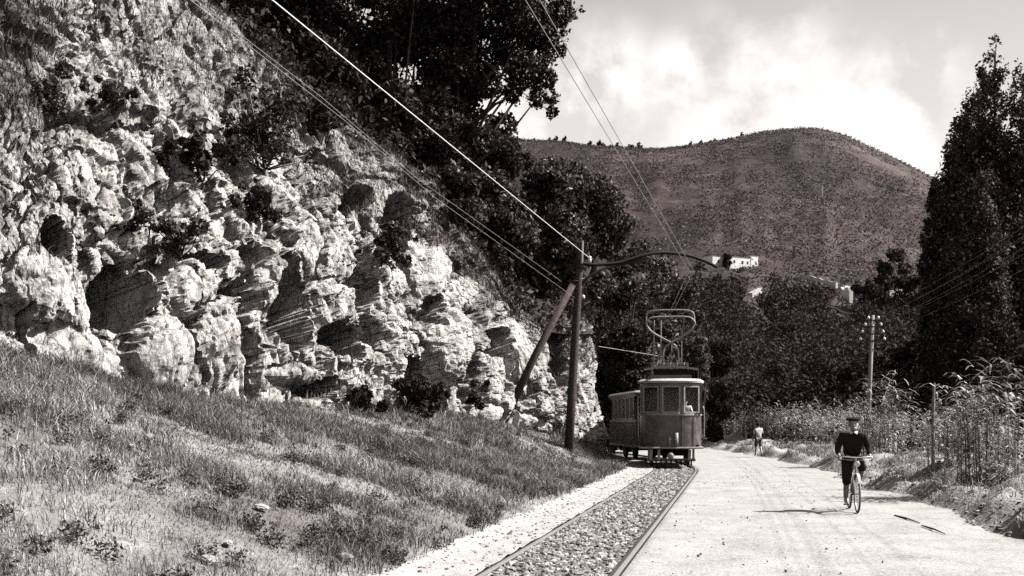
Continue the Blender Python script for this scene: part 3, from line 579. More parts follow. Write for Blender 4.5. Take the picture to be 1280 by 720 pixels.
# the dark wood on its lower slope
n = 1150; px = gh.uniform(700, 1330, n); Y = 72+214*gh.uniform(0, 1, n)**.75; z = hz(px, Y); rr = gh.uniform(1.3, 2.6, n)*np.interp(Y, [240, 278], [1, .5])*np.interp(Y, [70, 300], [1, 1.15])
tpy = HOR-F*(z+2.3*rr-CH)/Y; lim = np.interp(px, *zip(*LP))+1; lim = np.where((px > 1040) & (px < 1076), 390, lim); lim = np.where((px > 925) & (px < 958), 372, lim)
clear = (tpy < lim) | (Y > 255) & (px > 880) & (px < 1075) & (gh.uniform(0, 1, n) < .15); px, Y, z, rr = px[~clear], Y[~clear], z[~clear], rr[~clear]
c = np.stack([(px-640)/F*Y, Y, z+rr*.9], 1); V, Fc, t = cloud(c, np.stack([rr, rr, rr*1.15], 1), 290000, lambda C: np.interp(C[:, 1], [70, 120, 280], [.15, .22, .36]), gh, .55)
tag(fast('wood', V, Fc, M['leafwood'], t), 'dark mass of woodland on the lower hill below the white houses', 'wood', kind='stuff')
# trees along the ridge
tv = MB(); V, Fc, t = cloud([(0, 0, 2.6), (.6, 0, 2.0), (-.6, .3, 1.9)], [1.1, .9, .9], 160, .45, gh, .3)
proto = fast('ridge_tree', V, Fc, M['leaf'], t*.5); n = len(proto.data.vertices)
stem = MB().tube([(0, 0, -.6), (.1, 0, 1.0), (0, 0, 2.4)], [.22, .16, .08], 6)
first = True
for k, px in enumerate(list(gh.uniform(655, 800, 22))+list(gh.uniform(840, 960, 16))):
    o = proto if first else proto.copy()
    if not first: COL.objects.link(o)
    first = False; Y = 618; s = gh.uniform(.45, 1.1)*(1.35 if px < 800 else .9); o.location = ((px-640)/F*Y, Y, hz(px, Y)-.2); o.scale = (s, s, s*gh.uniform(.8, 1.3)); o.rotation_euler.z = gh.uniform(0, 6)
    tag(o, 'tiny dark tree standing on the skyline of the far hill', 'tree', 'tiny trees along the hill ridge')
# individual dark trees lower right
def far_tree(px, py, hw, Y, label, mk='leafwood', n=2600, size=.4):
    z0 = float(hz(px, Y)); x = (px-640)/F*Y; ht = CH+(HOR-py)/F*Y-z0; rw = hw/F*Y
    cl = [(x+a, Y+b, z0+c_, r) for a, b, c_, r in round_clumps(max(ht, 3), rw, 22, gh, .2)]
    tag(make_tree('broadleaf_tree', (x, Y, z0), cl, n, size, M[mk], gh, r=.3), label, 'tree')
far_tree(1110, 308, 22, 240, 'dark round tree on the hillside left of the poplars', n=3600)
far_tree(909, 317, 5, 297, 'small dark tree between the two white houses', n=500, size=.5)
far_tree(1085, 350, 16, 230, 'dark bush on the slope right of the pale ruined wall')
far_tree(1135, 345, 18, 225, 'dark tree at the left foot of the poplars')
# poplars
gp = np.random.default_rng(21)
for px, py, hw, Y, lab in [(1243, 44, 30, 72, 'tallest dark poplar at the right picture edge'), (1214, 100, 28, 74, 'second tallest poplar, just left of the tallest'), (1188, 165, 27, 71, 'poplar of middling height in the right hand row'), (1167, 226, 18, 73, 'shortest poplar at the left end of the right hand row'), (1278, 75, 32, 70, 'poplar half cut off by the right picture edge'), (1228, 72, 25, 75, 'slim poplar tucked between the two tallest poplars'), (1203, 130, 26, 72, 'poplar between the second tallest and the middling one'), (1226, 200, 36, 67, 'lower bushy poplar in front of the tall ones')]:
    x = (px-640)/F*Y; ht = CH+(HOR-py)/F*Y; rw = hw/F*Y; cl = []
    for z in np.linspace(.1, .985, 60):
        w_ = rw*np.interp(z, [0, .12, .4, .75, .93, 1], [.7, 1, 1, .84, .55, .22])
        for _ in range(3 if z < .8 else 2):
            a = gp.uniform(0, 6.28); qq = math.sqrt(gp.uniform(0, 1))*.85; cl.append((x+w_*qq*math.cos(a), Y+w_*qq*math.sin(a), z*ht, max(.35, w_*.5)))
    cl = np.array(cl); c = cl[:, :3]-np.array([x, Y, 0]); root = empty('poplar_tree', (x, Y, -.2))
    mb = MB(); mb.tube([(0, 0, -.2), (.05, 0, ht*.5), (0, 0, ht*.97)], [.35, .2, .03], 8)
    for e in c[::3]: mb.tube([(0, 0, max(.5, e[2]-1.8)), (e[0]*.7, e[1]*.7, e[2]-.7), e], [.06, .04, .015], 5)
    mb.build('trunk', M['bark'], root, smooth=True)
    V, Fc, t = cloud(c, np.stack([cl[:, 3], cl[:, 3], cl[:, 3]*2.1], 1), 46000, .12, gp, .2); fast('crown', V, Fc, M['leafmid'], t, root)
    tag(root, lab, 'tree', 'poplars on the right')
# houses on the slope
def house(px0, px1, pyt, pyb, Y, label, roofh=.8, wins=(), depth=5., rz=.5, flat=False):
    x0, x1 = (px0-640)/F*Y, (px1-640)/F*Y; zb = CH+(HOR-pyb)/F*Y-1.2; h = CH+(HOR-pyt)/F*Y-zb; w_ = x1-x0
    root = empty('house', ((x0+x1)/2, Y, zb), rz)
    MB().box((0, depth/2, h/2), (w_, depth, h)).build('wall', M['plaster'], root)
    r_ = MB(); 
    if flat: r_.box((0, depth/2, h+.12), (w_+.3, depth+.3, .22))
    else: r_.add([(-w_/2-.2, -.25, h), (w_/2+.2, -.25, h), (w_/2+.2, depth+.25, h), (-w_/2-.2, depth+.25, h), (-w_/2-.2, depth/2, h+roofh), (w_/2+.2, depth/2, h+roofh)], [(0, 1, 5, 4), (2, 3, 4, 5), (0, 4, 3), (1, 2, 5), (3, 2, 1, 0)])
    r_.build('roof', M['roof'], root)
    for xw, zw, ww_, hw_ in wins: MB().box((xw*w_, -.02, zw*h+.6), (ww_, .1, hw_)).build('window', M['black'], root)
    tag(root, label, 'house', 'white houses on the hill'); return root
house(889, 905, 319, 334, 300, 'small white house left of the long white house on the hill', wins=((.1, .5, .5, .8),), roofh=.5)
hl = house(908, 943, 320.5, 333, 300, 'long low white house on the hill above the tram', wins=((-.28, .45, .6, .8), (.1, .45, .6, .8), (.34, .45, .5, .7)), roofh=.4)
he = house(941, 953, 317, 333, 300, 'bright white end house joined to the long house', roofh=.3, wins=(), depth=6)
he.location.x = hl.location.x+5.4*math.cos(.5); he.location.y = hl.location.y+5.4*math.sin(.5)-.1
def drywall(name, a, b, h, th_, label, m='dryrock'):
    a, b = np.array(a), np.array(b); n = 14; root = MB(); V = []
    dirn = (b-a)[:2]/np.linalg.norm((b-a)[:2]); nrm = np.array([-dirn[1], dirn[0]])
    for k in range(n):
        p = a+(b-a)*k/(n-1); hh_ = h*gh.uniform(.7, 1.1)
        for s, z in ((-1, -.8), (1, -.8), (1, hh_), (-1, hh_)): V.append((p[0]+nrm[0]*th_/2*s, p[1]+nrm[1]*th_/2*s, p[2]+z))
    root.add(V, [(i*4+k, i*4+(k+1) % 4, i*4+4+(k+1) % 4, i*4+4+k) for i in range(n-1) for k in range(4)]+[(0, 1, 2, 3), tuple(4*n-4+k for k in (3, 2, 1, 0))])
    return tag(root.build(name, M[m]), label, 'wall')
drywall('stone_wall', P(1000, 346, 298), P(1046, 357, 290), 1.0, 1.2, 'pale low terrace wall running down right of the white houses')
drywall('ruined_wall', P(1053, 384, 262), P(1064, 384, 258), 5.2, 1., 'pale ruined wall standing alone on the dark slope', 'plaster')
drywall('stone_wall', P(885, 336, 296), P(906, 337, 296), .6, 1., 'pale low wall below the small white house')
drywall('stone_wall', P(970, 349, 294), P(988, 352, 294), 1.6, 1., 'short pale wall right of the white houses')
drywall('stone_wall', P(938, 368, 240), P(950, 362, 246), .5, 1., 'short pale terrace wall in the dark wood')
drywall('stone_wall', P(1110, 368, 232), P(1140, 365, 236), .8, 1., 'low pale wall at the left of the poplars')
p = P(1028, 298, 380); p[2] = hz(1028, 380); MB().box((0, 0, 2), (.5, .5, 5)).build('marker_post', M['plaster']).location = p
tag(bpy.data.objects['marker_post'], 'small pale marker post alone on the far hill', 'post')

# ------------------------------------------------------------------ right verge, reeds
ys = np.concatenate([np.linspace(-4, 40, 260), np.linspace(40.4, 100, 120)]); t = np.linspace(0, 1, 70)
Gv = np.zeros((len(ys), 70, 3)); Gv[..., 1] = ys[:, None]; wid = 16.; Gv[..., 0] = RX(ys)[:, None]+wid*t[None]**1.5-.25
q = Gv.copy(); q[..., 2] = 0; dd = wid*t[None]**1.5+0*ys[:, None]
wob = dd+.5*fbm(q*.5, 3, 301)
Gv[..., 2] = -.03+.34*sm(.1, .9, wob)+.16*sm(1.2, 2.6, wob)-.12*sm(1.0, 1.4, wob)*sm(1.9, 1.5, wob)+(.42*fbm(q*.75, 4, 302)+.16*fbm(q*2.6, 4, 303))*sm(.0, .9, wob)
tag(fast('verge', Gv.reshape(-1, 3), grid_faces(len(ys), 70), M['earth'], smooth=True), kind='structure')
q, _, gi, gj = sheet_points(Gv, np.interp(Gv[:-1, :-1, 1], [6, 14, 40, 75, 80], [120, 240, 170, 50, 0])*np.interp(dd[:1, :-1][0], [.2, .5, 1., 3, 4], [0, .3, 1, 1, .3])[None], rng)
k = rng.uniform(0, 1, len(q)) < np.clip(.5+1.3*fbm(q*.6, 3, 311), .02, 1); q = q[k]
tone = np.clip(.5+.5*fbm(q*.5, 3, 312)+rng.uniform(-.3, .4, len(q)), 0, 1)
V, T, tn_ = blades(q-[0, 0, .03], rng.uniform(.06, .26, len(q)), np.interp(q[:, 1], [10, 60], [.010, .03]), tone, rng, .8); tag(fast('verge_grass', V, T, M['grass'], tn_), 'dry grass tufts along the right road verge', 'grass', kind='stuff')
vq, _, _, _ = sheet_points(Gv, np.interp(Gv[:-1, :-1, 1], [6, 14, 45, 46], [10, 8, 2, 0])*np.interp(dd[:1, :-1][0], [.0, .8, 2.2, 2.5], [2, 2, .4, 0])[None], rng)
stones('verge_stones', vq, rng.uniform(.015, .06, len(vq)), 'pale stones and clods along the right road verge', rng, M['stone'])
rq = ribbon(.9, 3.8, 6, lambda G, t: 0*G[..., 0]+.03, yb=36); rp_, _, _, _ = sheet_points(rq, np.full((419, 5), 3.), rng); stones('road_pebbles', rp_, rng.uniform(.006, .02, len(rp_)), 'small pebbles lying loose on the dusty road', rng, M['stone'])
gr = np.random.default_rng(31)
def reed_mesh(Pt, h, g, nl=15, lw=.042, ll=.62):
    Vs, Ts, tn = [], [], []; n = len(Pt); base = 0
    lean = g.normal(size=(n, 2))*.10
    def stalk_at(f): return Pt+np.stack([lean[:, 0]*h*f*f, lean[:, 1]*h*f*f, h*f], 1)
    ct = g.uniform(.2, .8, n)
    V, T, t = blades(Pt, h*.97, np.full(n, .03), ct*.8, g, .08); Vs.append(V); Ts.append(T); tn.append(t); base = len(V)
    for k in range(nl):
        f = g.uniform(.03, 1., n); p = stalk_at(f); a = g.uniform(0, 6.283, n); L_ = ll*g.uniform(.5, 1.2, n)*h/3; dx = np.stack([np.cos(a), np.sin(a), 0*a], 1); s = np.stack([-np.sin(a), np.cos(a), 0*a], 1)*(lw*g.uniform(.6, 1.3, n)/2)[:, None]
        up = g.uniform(.35, .9, n)[:, None]*np.array([0, 0, 1.]); L2 = L_[:, None]
        dr = g.uniform(.5, 1.0, n)[:, None]*np.array([0, 0, 1.]); at_ = lambda t: p+dx*L2*t*(.75+.15*t)+up*L2*t*.95-dr*L2*t*t*.85
        m1, m2, e = at_(.35), at_(.7), at_(1.)
        V = np.stack([p-s*.5, p+s*.5, m1+s, m1-s, m2+s*.75, m2-s*.75, e], 1).reshape(-1, 3); i = np.arange(n)[:, None]*7+base
        Ts.append(np.concatenate([i+np.array(q_) for q_ in ([0, 1, 2], [0, 2, 3], [3, 2, 4], [3, 4, 5], [5, 4, 6])], 0)); Vs.append(V); base += len(V)
        tn.append(np.repeat(np.clip(ct*.6+g.uniform(-.1, .55, n), 0, 1), 7))
    return np.concatenate(Vs), np.concatenate(Ts), np.concatenate(tn)
n = 2400; Y = 17+75*gr.uniform(0, 1, n)**1.1; d = 3.4+gr.uniform(0, 1, n)**1.3*5.0+np.interp(Y, [17, 30], [-.1, .2]); X = RX(Y)+d
hgt = gr.uniform(1.7, 2.9, n)*np.clip(1+.5*fbm(np.stack([X*.25, Y*.25, 0*X], 1), 2, 331), .55, 1.35)*np.interp(Y, [17, 24, 60, 90], [.45, .5, .86, 1.05])
V, T, t = reed_mesh(np.stack([X, Y, 0*X+.25], 1), hgt, gr); tag(fast('reed_bed', V, T, M['reed'], np.clip(t*1.05+.06, 0, 1)), 'thick bed of pale cane reeds along the right of the road', 'reeds', kind='stuff')
for cxp, cyp, Y0, hg, lab in [(1243, 600, 21.5, 2.5, 'tall pale clump of cane at the right picture edge'), (1205, 590, 25., 2.1, 'arching cane clump between small pale post and picture edge'), (1100, 570, 37, 2.9, 'tall cane clump just right of the telegraph pole')]:
    x = (cxp-640)/F*Y0; n = 46; root_p = np.stack([gr.normal(size=n)*.45, gr.normal(size=n)*.45, 0*np.arange(n)], 1); V, T, t = reed_mesh(root_p, gr.uniform(.75, 1.1, n)*hg, gr, 16, .042, .72)
    o = fast('cane_clump', V, T, M['reed'], np.clip(t+.12, 0, 1)); o.location = (x, Y0, .3); tag(o, lab, 'plant', 'cane clumps by the road')
# bushes mixed with the reeds
n = 260; Y = 24+70*gr.uniform(0, 1, n); X = RX(Y)+4+gr.uniform(0, 9, n); rr = gr.uniform(.5, 1.1, n)
V, Fc, t = cloud(np.stack([X, Y, rr*.8], 1), np.stack([rr, rr, rr], 1), 42000, .10, gr, .4); tag(fast('undergrowth', V, Fc, M['leafmid'], t*.7), 'dark leafy undergrowth behind the cane reeds', 'undergrowth', kind='stuff')
# trees behind the reeds, hiding the valley floor
for px, top, hw, Y, lab in [(930, 470, 34, 88, 'dark tree behind the reeds nearest the tram'), (985, 455, 38, 92, 'dark tree behind the reeds, second from the tram'), (1040, 450, 36, 86, 'dark tree behind the reeds left of the telegraph pole'), (1105, 430, 40, 84, 'dark tree behind the reeds right of the telegraph pole'), (1160, 400, 40, 80, 'dark tree behind the small pale post'), (1225, 380, 46, 64, 'dark bushy tree below the poplars at right')]:
    ground_tree(px, top, hw, Y, 'leafwood', lab, n=9000, size=.16, z0=.0, group='dark trees behind the reeds')

# ------------------------------------------------------------------ poles and wires
def wire(name, pts, r, label, m='wire', sag=0., cat='wire', group=None):
    pts = [np.array(p, float) for p in pts]; out = []
    for a, b in zip(pts[:-1], pts[1:]):
        for k in range(12):
            t = k/12; p = a+(b-a)*t; p[2] -= sag*4*t*(1-t); out.append(p)
    out.append(pts[-1]); return tag(MB().tube(out, r, 5).build(name, M[m]), label, cat, group)
YP = 36.
pb, ptp = P(710, 574, YP), P(726, 303, YP); root = empty('tram_pole', pb); lo = lambda p: np.array(p)-pb
dirp = (ptp-pb)
def on(f): return lo(pb+dirp*f)
MB().tube([on(-.05), on(.3), on(.65), on(.96), on(1.)], [.17, .155, .14, .12, .11], 12).build('pole_shaft', M['wood'], root, smooth=True)
MB().tube([lo(P(727, 330, YP-.14)), lo(P(728, 301, YP-.14))], .045, 8).build('pole_cap', M['palewood'], root)
arm = [P(706, 341, YP), P(722, 330, YP), P(745, 331, YP+.1), P(775, 328, YP+.3), P(805, 319, YP+.5), P(830, 316, YP+.7), P(858, 319, YP+.9), P(880, 326, YP+1.1), P(896, 334, YP+1.2)]
ta = np.linspace(0, len(arm)-1, 50); MB().tube([lo(p) for p in catmull(arm, ta)], .062, 8).build('bracket_arm', M['iron'], root, smooth=True)
br = [P(722, 362, YP), P(735, 347, YP), P(755, 336, YP+.15), P(785, 329, YP+.4), P(812, 322, YP+.55)]; MB().tube([lo(p) for p in catmull(br, np.linspace(0, 4, 30))], .05, 8).build('bracket_brace', M['iron'], root, smooth=True)
for px, py in ((714, 352), (722, 335)):
    c = lo(P(px+4, py, YP)); MB().torus(c, .16, .03, axis='Z', n=20, k=6).build('iron_band', M['iron'], root)
ci = lo(P(737, 323, YP-.1)); MB().lathe([(.02, -.16), (.05, -.12), (.075, -.05), (.05, 0), (.07, .05), (.02, .09)], ci, 12).build('insulator', M['porcelain'], root, smooth=True)
ci = lo(P(729, 371, YP-.2)); MB().lathe([(.02, -.08), (.06, -.05), (.06, .03), (.02, .07)], ci, 12).build('insulator', M['porcelain'], root, smooth=True)
tag(root, 'tall dark wooden pole carrying the curved bracket arm beside the tram', 'pole')
sb = P(620, 533, 35.4); sb_r = empty('pole_strut', sb); MB().tube([(0, 0, -.4), tuple((P(668, 446, 35.6)-sb)), tuple(P(716, 356, 35.83)-sb)], [.145, .13, .11], 12).build('strut_shaft', M['wood'], sb_r, smooth=True); tag(sb_r, 'slanting dark timber strut leaning against the wooden tram pole', 'strut')
wire('feeder_cable', [P(736, 322, YP-.1), P(340, 0, 14.2), P(-380, -590, 7.)], .013, 'thick pale cable sloping from pole top to the upper left', sag=.0)
for k, (a, b) in enumerate([((702, 352), (520, 222)), ((718, 372), (545, 248))]):
    wire('signal_wire', [P(*a, YP-.2), P(*b, 24.), P(400+k*30, 120+k*30, 18.), P(-300, -420, 8.5)], .005, ['upper', 'lower'][k]+' of two thin wires sloping over the rock left of the pole', 'wiredim', group='thin wires over the rock')
for k, dx in enumerate((0, 8)):
    a = P(861+dx*.75, 338, YP+.9); b = P(771+dx*1.4, 189, 21.5); c = a+(b-a)*2.4; e = P(838+dx*.5, 388, 48)
    wire('trolley_wire', [c, b, a], .0075, ['left', 'right'][k]+' of the two pale trolley wires rising from bracket arm towards the sky', 'wire', group='trolley wires')
    wire('trolley_wire', [a, e, P(800+dx, 415, 62)], .014, ['left', 'right'][k]+' of the two pale wires dropping from bracket arm behind the bow collector', 'wire', group='trolley wires')
wire('span_wire', [P(748, 433, 44), P(830, 446, 48)], .014, 'thin wire crossing dark foliage left of the bow collector', 'wiredim')
# telegraph pole on the right
tp = np.array([17.3, 50, 0]); top = P(1091, 394, 50); root = empty('telegraph_pole', tp); MB().tube([(0, 0, -.3), tuple((top-tp)*np.array([.5, .5, .5])), tuple(top-tp)], [.12, .105, .085], 10).build('pole_shaft', M['palewood'], root, smooth=True)
ends = []
for k, (z, s) in enumerate([(6.72, .24), (6.4, .38), (6.05, .5), (5.7, .58)]):
    x = (top-tp)[0]*z/(top-tp)[2]; MB().box((x, -.1, z-.06), (2*s+.1, .05, .06)).build('crossarm', M['wood'], root)
    for sg in (-1, 1):
        MB().lathe([(.02, -.06), (.06, -.04), (.075, .03), (.05, .08), (.02, .11)], (x+sg*s, -.1, z+.03), 10).build('insulator', M['porcelain'], root, smooth=True); ends.append(tp+np.array([x+sg*s, -.1, z+.08]))
tag(root, 'slender telegraph pole with white insulators rising from the reeds', 'pole')
for k, e in enumerate(ends[:6]):
    near = e+np.array([-.2*42, -42, -.2]); far = e+np.array([-.2, 48, -1.0])
    wire('telegraph_wire', [near, e, far], .0042, 'thin telegraph wire running from the right picture edge to the insulators', 'wire', sag=.35, group='telegraph wires')
p = P(1166, 553, 24.5); root = empty('small_post', p); MB().tube([(0, 0, -1.2), (.01, 0, .6), (.03, 0, 1.42)], [.045, .042, .035], 8).build('post_shaft', M['palewood'], root); MB().tube([(0.03, 0, 1.34), (.16, 0, 1.39)], .02, 6).build('post_hook', M['palewood'], root); tag(root, 'small pale post standing among the reeds at right', 'post')
# sticks on the road
for a, b, lab in [((1118, 645), (1150, 655), 'dark broken stick on the road right of the cyclist, longer piece'), ((1152, 658), (1182, 669), 'dark broken stick on the road right of the cyclist, nearer piece')]:
    A = P(*a, 1.57*F/(a[1]-HOR)); B = P(*b, 1.57*F/(b[1]-HOR)); A[2] = B[2] = .045
    mb = MB(); mid = (A+B)/2+[.0, -.04, .01]; mb.tube([A, A*.6+B*.4+[.03, .05, .0], mid, B], [.010, .016, .013, .006], 6); tag(mb.build('fallen_stick', M['bark']), lab, 'stick', 'broken sticks on the road')

# ------------------------------------------------------------------ tram
def outline(w_, l, d, n=28, e=2.5):
    hw = w_/2; fy = lambda x: d*(1-max(0, 1-abs(x/hw)**e)**(1/e))
    o = [(hw*math.sin(math.pi/2*(2*k/n-1)), fy(hw*math.sin(math.pi/2*(2*k/n-1)))) for k in range(n+1)]
    return o+[(x, l-y) for x, y in o[::-1]]
def scale_o(o, l, s, d): return [(x*s, l/2+(y-l/2)*(1+d)) for x, y in o]
def make_car(name, loc, rz, W, Lc, zf, zs, zh, zr, label, front=True):
    root = empty(name, loc, rz); O = outline(W, Lc, 1.0, e=2.2) if front else outline(W, Lc, .12, e=6); PM = M['paint']
    MB().prism(O, zf, zs).build('body', PM, root, smooth=False)
    MB().prism(scale_o(O, Lc, 1.02, .006), zs-.02, zs+.06).build('waist_rail', M['trim'], root)
    MB().prism(scale_o(O, Lc, 1.035, .012), zf-.05, zf+.03).build('platform_edge', M['trim'], root)
    MB().prism(scale_o(O, Lc, .995, 0), zh, zh+.10).build('header', M['paint2'], root)
    rf = MB(); S_ = [(1.07, .02, zh+.10), (1.08, .025, zh+.17), (.98, .0, zh+.25), (.7, -.06, zr), (.35, -.2, zr+.04)]; V = []; n = len(O)
    for s, d, z in S_: V += [(x, y, z) for x, y in scale_o(O, Lc, s, d)]
    rf.add(V, [(i*n+k, i*n+(k+1) % n, (i+1)*n+(k+1) % n, (i+1)*n+k) for i in range(len(S_)-1) for k in range(n)]+[tuple(range(n-1, -1, -1)), tuple((len(S_)-1)*n+k for k in range(n))]); rf.build('roof', M['roofpale'] if front else M['trim'], root, smooth=False)
    MB().box((0, Lc/2, zf+.08), (W*.9, Lc*.9, .05)).build('floor', M['iron'], root)
    MB().box((0, 1.9, (zs+zh)/2), (W*.92, .06, zh-zs)).build('bulkhead', M['paint'], root)
    def post(x, y, d=.09): MB().box((x, y, (zs+zh)/2+.02), (d, d, zh-zs-.02)).build('window_post', M['paint2'], root)
    def window(c, w_, h, axis, az=0.):
        fr = MB(); t = .055
        for sx, sz, dx, dz in ((0, 1, w_, t), (0, -1, w_, t), (1, 0, t, h-2*t-.004), (-1, 0, t, h-2*t-.004)):
            ox, oz = sx*(w_/2-t/2), sz*(h/2-t/2)
            if axis == 'X': fr.box((c[0]+ox*math.cos(az), c[1]+ox*math.sin(az), c[2]+oz), (dx, .05, dz), az)
            else: fr.box((c[0], c[1]+ox, c[2]+oz), (.05, dx, dz))
        f = fr.build('window', M['trim'], root)
        pm = MB(); pm.box(c, (w_-.1, .008, h-.1) if axis == 'X' else (.008, w_-.1, h-.1), az); pm.build('pane', M['glass'], f)
    wb = W-.36; h = zh-zs-.08; zc = (zs+zh)/2+.03
    if front:
        for x in (-W*.5+.06, -.36, .36, W*.5-.06): post(x, .05 if abs(x) < .5 else .52)
        for x, az in ((-.73, -.52), (0, 0), (.73, .52)): window((x, .02 if x == 0 else .20, zc), .66, h, 'X', az)
    for sx in (-1, 1):
        k = 5 if front else 6; step = (Lc-.9)/k
        for i in range(k):
            y = .45+step*(i+.5); 
            post(sx*(W/2-.05), .45+step*i, .08); window((sx*(W/2-.04), y, zc), step-.14, h, 'Y')
    if not front:
        for i in range(int(Lc/.16)):
            for sx in (-1, 1): MB().box((sx*(W/2+.012), .15+i*.16, (zf+zs)/2), (.03, .05, zs-zf-.1)).build('side_batten', M['trim'] if i % 3 == 0 else M['paint2'], root)
        for x in (-.7, 0, .7): window((x, .0, zc), .62, h, 'X')
        MB().box((0, Lc-.02, zc), (W*.9, .05, h+.08)).build('end_wall', M['paint'], root)
    # running gear
    MB().box((0, Lc/2, .52), (W*.62, Lc*.62, .22)).build('underframe', M['iron'], root)
    for y in (Lc*.32, Lc*.68):
        for sx in (-1, 1):
            wh = MB()
            for xx, rr_ in ((sx*.72, .38), (sx*.66, .42)):
                V = [(xx+dx, y+rr_*math.cos(2*math.pi*k/24), .41+rr_*math.sin(2*math.pi*k/24)) for dx in (-.035, .035) for k in range(24)]
                wh.add(V, [(k, (k+1) % 24, 24+(k+1) % 24, 24+k) for k in range(24)]+[tuple(range(23, -1, -1)), tuple(range(24, 48))])
            wh.build('wheel', M['iron'], root)
    tag(root, label, 'tram'); return root, O
YT = 37.1; thd = -math.atan(.13)
tram, O = make_car('tram', (cx(YT)-.10, YT, .0), thd, 2.26, 7.2, .74, 1.93, 3.0, 3.24, 'dark electric tram with bow collector facing the camera on the track')
# front fittings
b = MB(); b.tube([(-1.15, -.06, .74), (-.5, -.13, .73), (0, -.15, .73), (.5, -.13, .73), (1.15, -.06, .74)], .035, 8); b.build('buffer_rail', M['greyiron'], tram)
b = MB(); b.box((0, .1, .30), (1.75, .07, .10)); b.box((-.8, .15, .47), (.08, .08, .44)); b.box((.8, .15, .47), (.08, .08, .44)); b.build('lifeguard_frame', M['paint2'], tram)
for x in (-.72, -.44, .66): MB().box((x, .02, .48), (.10, .08, .38), 0, .05).build('step_bracket', M['greyiron'], tram)
b = MB()
for k in range(9): b.box((-.72+k*.18, .05, .2), (.06, .04, .2))
b.build('lifeguard', M['iron'], tram)
b = MB(); b.lathe([(.06, -.1), (.12, -.06), (.12, .06), (.06, .1)], (0, 0, 0), 16); o = b.build('coupler', M['greyiron'], tram); o.location = (-.02, -.16, .45); o.rotation_euler = (R(90), 0, 0)
b = MB(); b.tube([(.18, -.10, .78), (.18, -.10, 1.28)], .075, 10); o = b.build('hose_stand', M['greyiron'], tram, smooth=True)
b = MB(); b.tube([(-.06, -.12, .80), (-.06, -.12, 1.02), (-.02, -.12, 1.10)], .05, 8); b.build('brake_hose', M['greyiron'], tram, smooth=True)
b = MB(); b.tube([(.37, -.055, .8), (.37, -.055, 1.9)], .014, 6); b.build('panel_seam', M['iron'], tram)
b = MB(); b.tube([(1.16, .32, 1.0), (1.19, .3, 1.2), (1.19, .3, 2.1), (1.16, .32, 2.25)], .022, 6); b.build('grab_rail', M['greyiron'], tram, smooth=True)
b = MB(); b.tube([(-1.16, .32, 1.0), (-1.19, .3, 1.2), (-1.19, .3, 2.1), (-1.16, .32, 2.25)], .022, 6); b.build('grab_rail', M['greyiron'], tram, smooth=True)
# roof gear
b = MB(); b.box((0, 1.2, 3.33), (1.5, 1.9, .12)); b.build('roof_walkway', M['paint2'], tram)
b = MB(); b.box((.0, 1.25, 3.50), (1.25, 1.4, .24)); b.build('resistor_box', M['iron'], tram, bevel=.02)
A = [(-.98+1.96*k/14, 0, .10*math.sin(math.pi*k/14)) for k in range(15)]; b = MB(); b.add([(x, .25+dy, 3.56+z+dz) for x, _, z in A for dy, dz in ((0, 0), (.08, 0), (.08, .07), (0, .07))], [(i*4+k, i*4+(k+1) % 4, i*4+4+(k+1) % 4, i*4+4+k) for i in range(14) for k in range(4)]+[(3, 2, 1, 0), (56, 57, 58, 59)]); b.build('route_board', M['trim'], tram)
b = MB()
for z in (3.72, 3.86): b.box((-.02, 1.0, z), (1.35, .06, .05)); b.box((-.02, 1.7, z), (1.35, .06, .05))
for x in (-.68, .64): b.box((x, 1.35, 3.79), (.06, .76, .06)); b.box((x, .97, 3.74), (.06, .06, .28))
for x in (-.5, -.25, 0, .25, .5): b.tube([(x, .98, 3.6), (x, .98, 3.9)], .03, 6)
b.build('collector_base', M['greyiron'], tram)
bowr = MB()
for y, zt in ((1.1, 5.58), (1.55, 5.88)):
    pts = [(.30, 1.3, 3.92), (.28, 1.3, 4.40), (.06, (y+1.3)/2, 4.62), (-.34, (y+1.3)/2, 4.84), (-.70, y, 5.06), (-.88, y, 5.30), (-.88, y, zt-.16), (-.72, y, zt-.02), (-.4, y, zt+.02), (0, y, zt+.02), (.4, y, zt+.02), (.72, y, zt-.02), (.88, y, zt-.16), (.88, y, 5.30), (.70, y, 5.06), (.36, (y+1.3)/2, 4.84), (-.02, (y+1.3)/2, 4.62), (-.24, 1.3, 4.40), (-.26, 1.3, 3.92)]
    bowr.tube(catmull(pts, np.linspace(0, len(pts)-1, 90)), .032, 7)
bowr.tube([(.02, 1.3, 4.72), (.3, 1.3, 5.0)], .02, 6)
bowr.build('bow_collector', M['greyiron'], tram, smooth=True)
ld = MB()
for x in (.05, .42): ld.tube([(x, 1.3, 3.9), (x, 1.3, 4.7)], .02, 6)
for x in (-.62, -.36): ld.tube([(x, 1.35, 3.9), (x+.02, 1.35, 5.5)], .03, 6)
for z in (4.15, 4.4, 4.65, 5.2): ld.tube([(-.62, 1.35, z), (-.35, 1.35, z)], .022, 6)
ld.build('collector_mast', M['greyiron'], tram)
trailer, _ = make_car('trailer_car', (cx(44.9)+.12, 44.9, .0), math.atan(.085), 2.2, 6.2, .62, 1.75, 2.82, 3.05, 'slatted passenger trailer car coupled behind the dark tram', front=False)
b = MB(); b.tube([(-1.14, .3, 1.8), (-1.14, 1.0, 2.8)], .02, 6); b.build('side_brace', M['trim'], trailer)

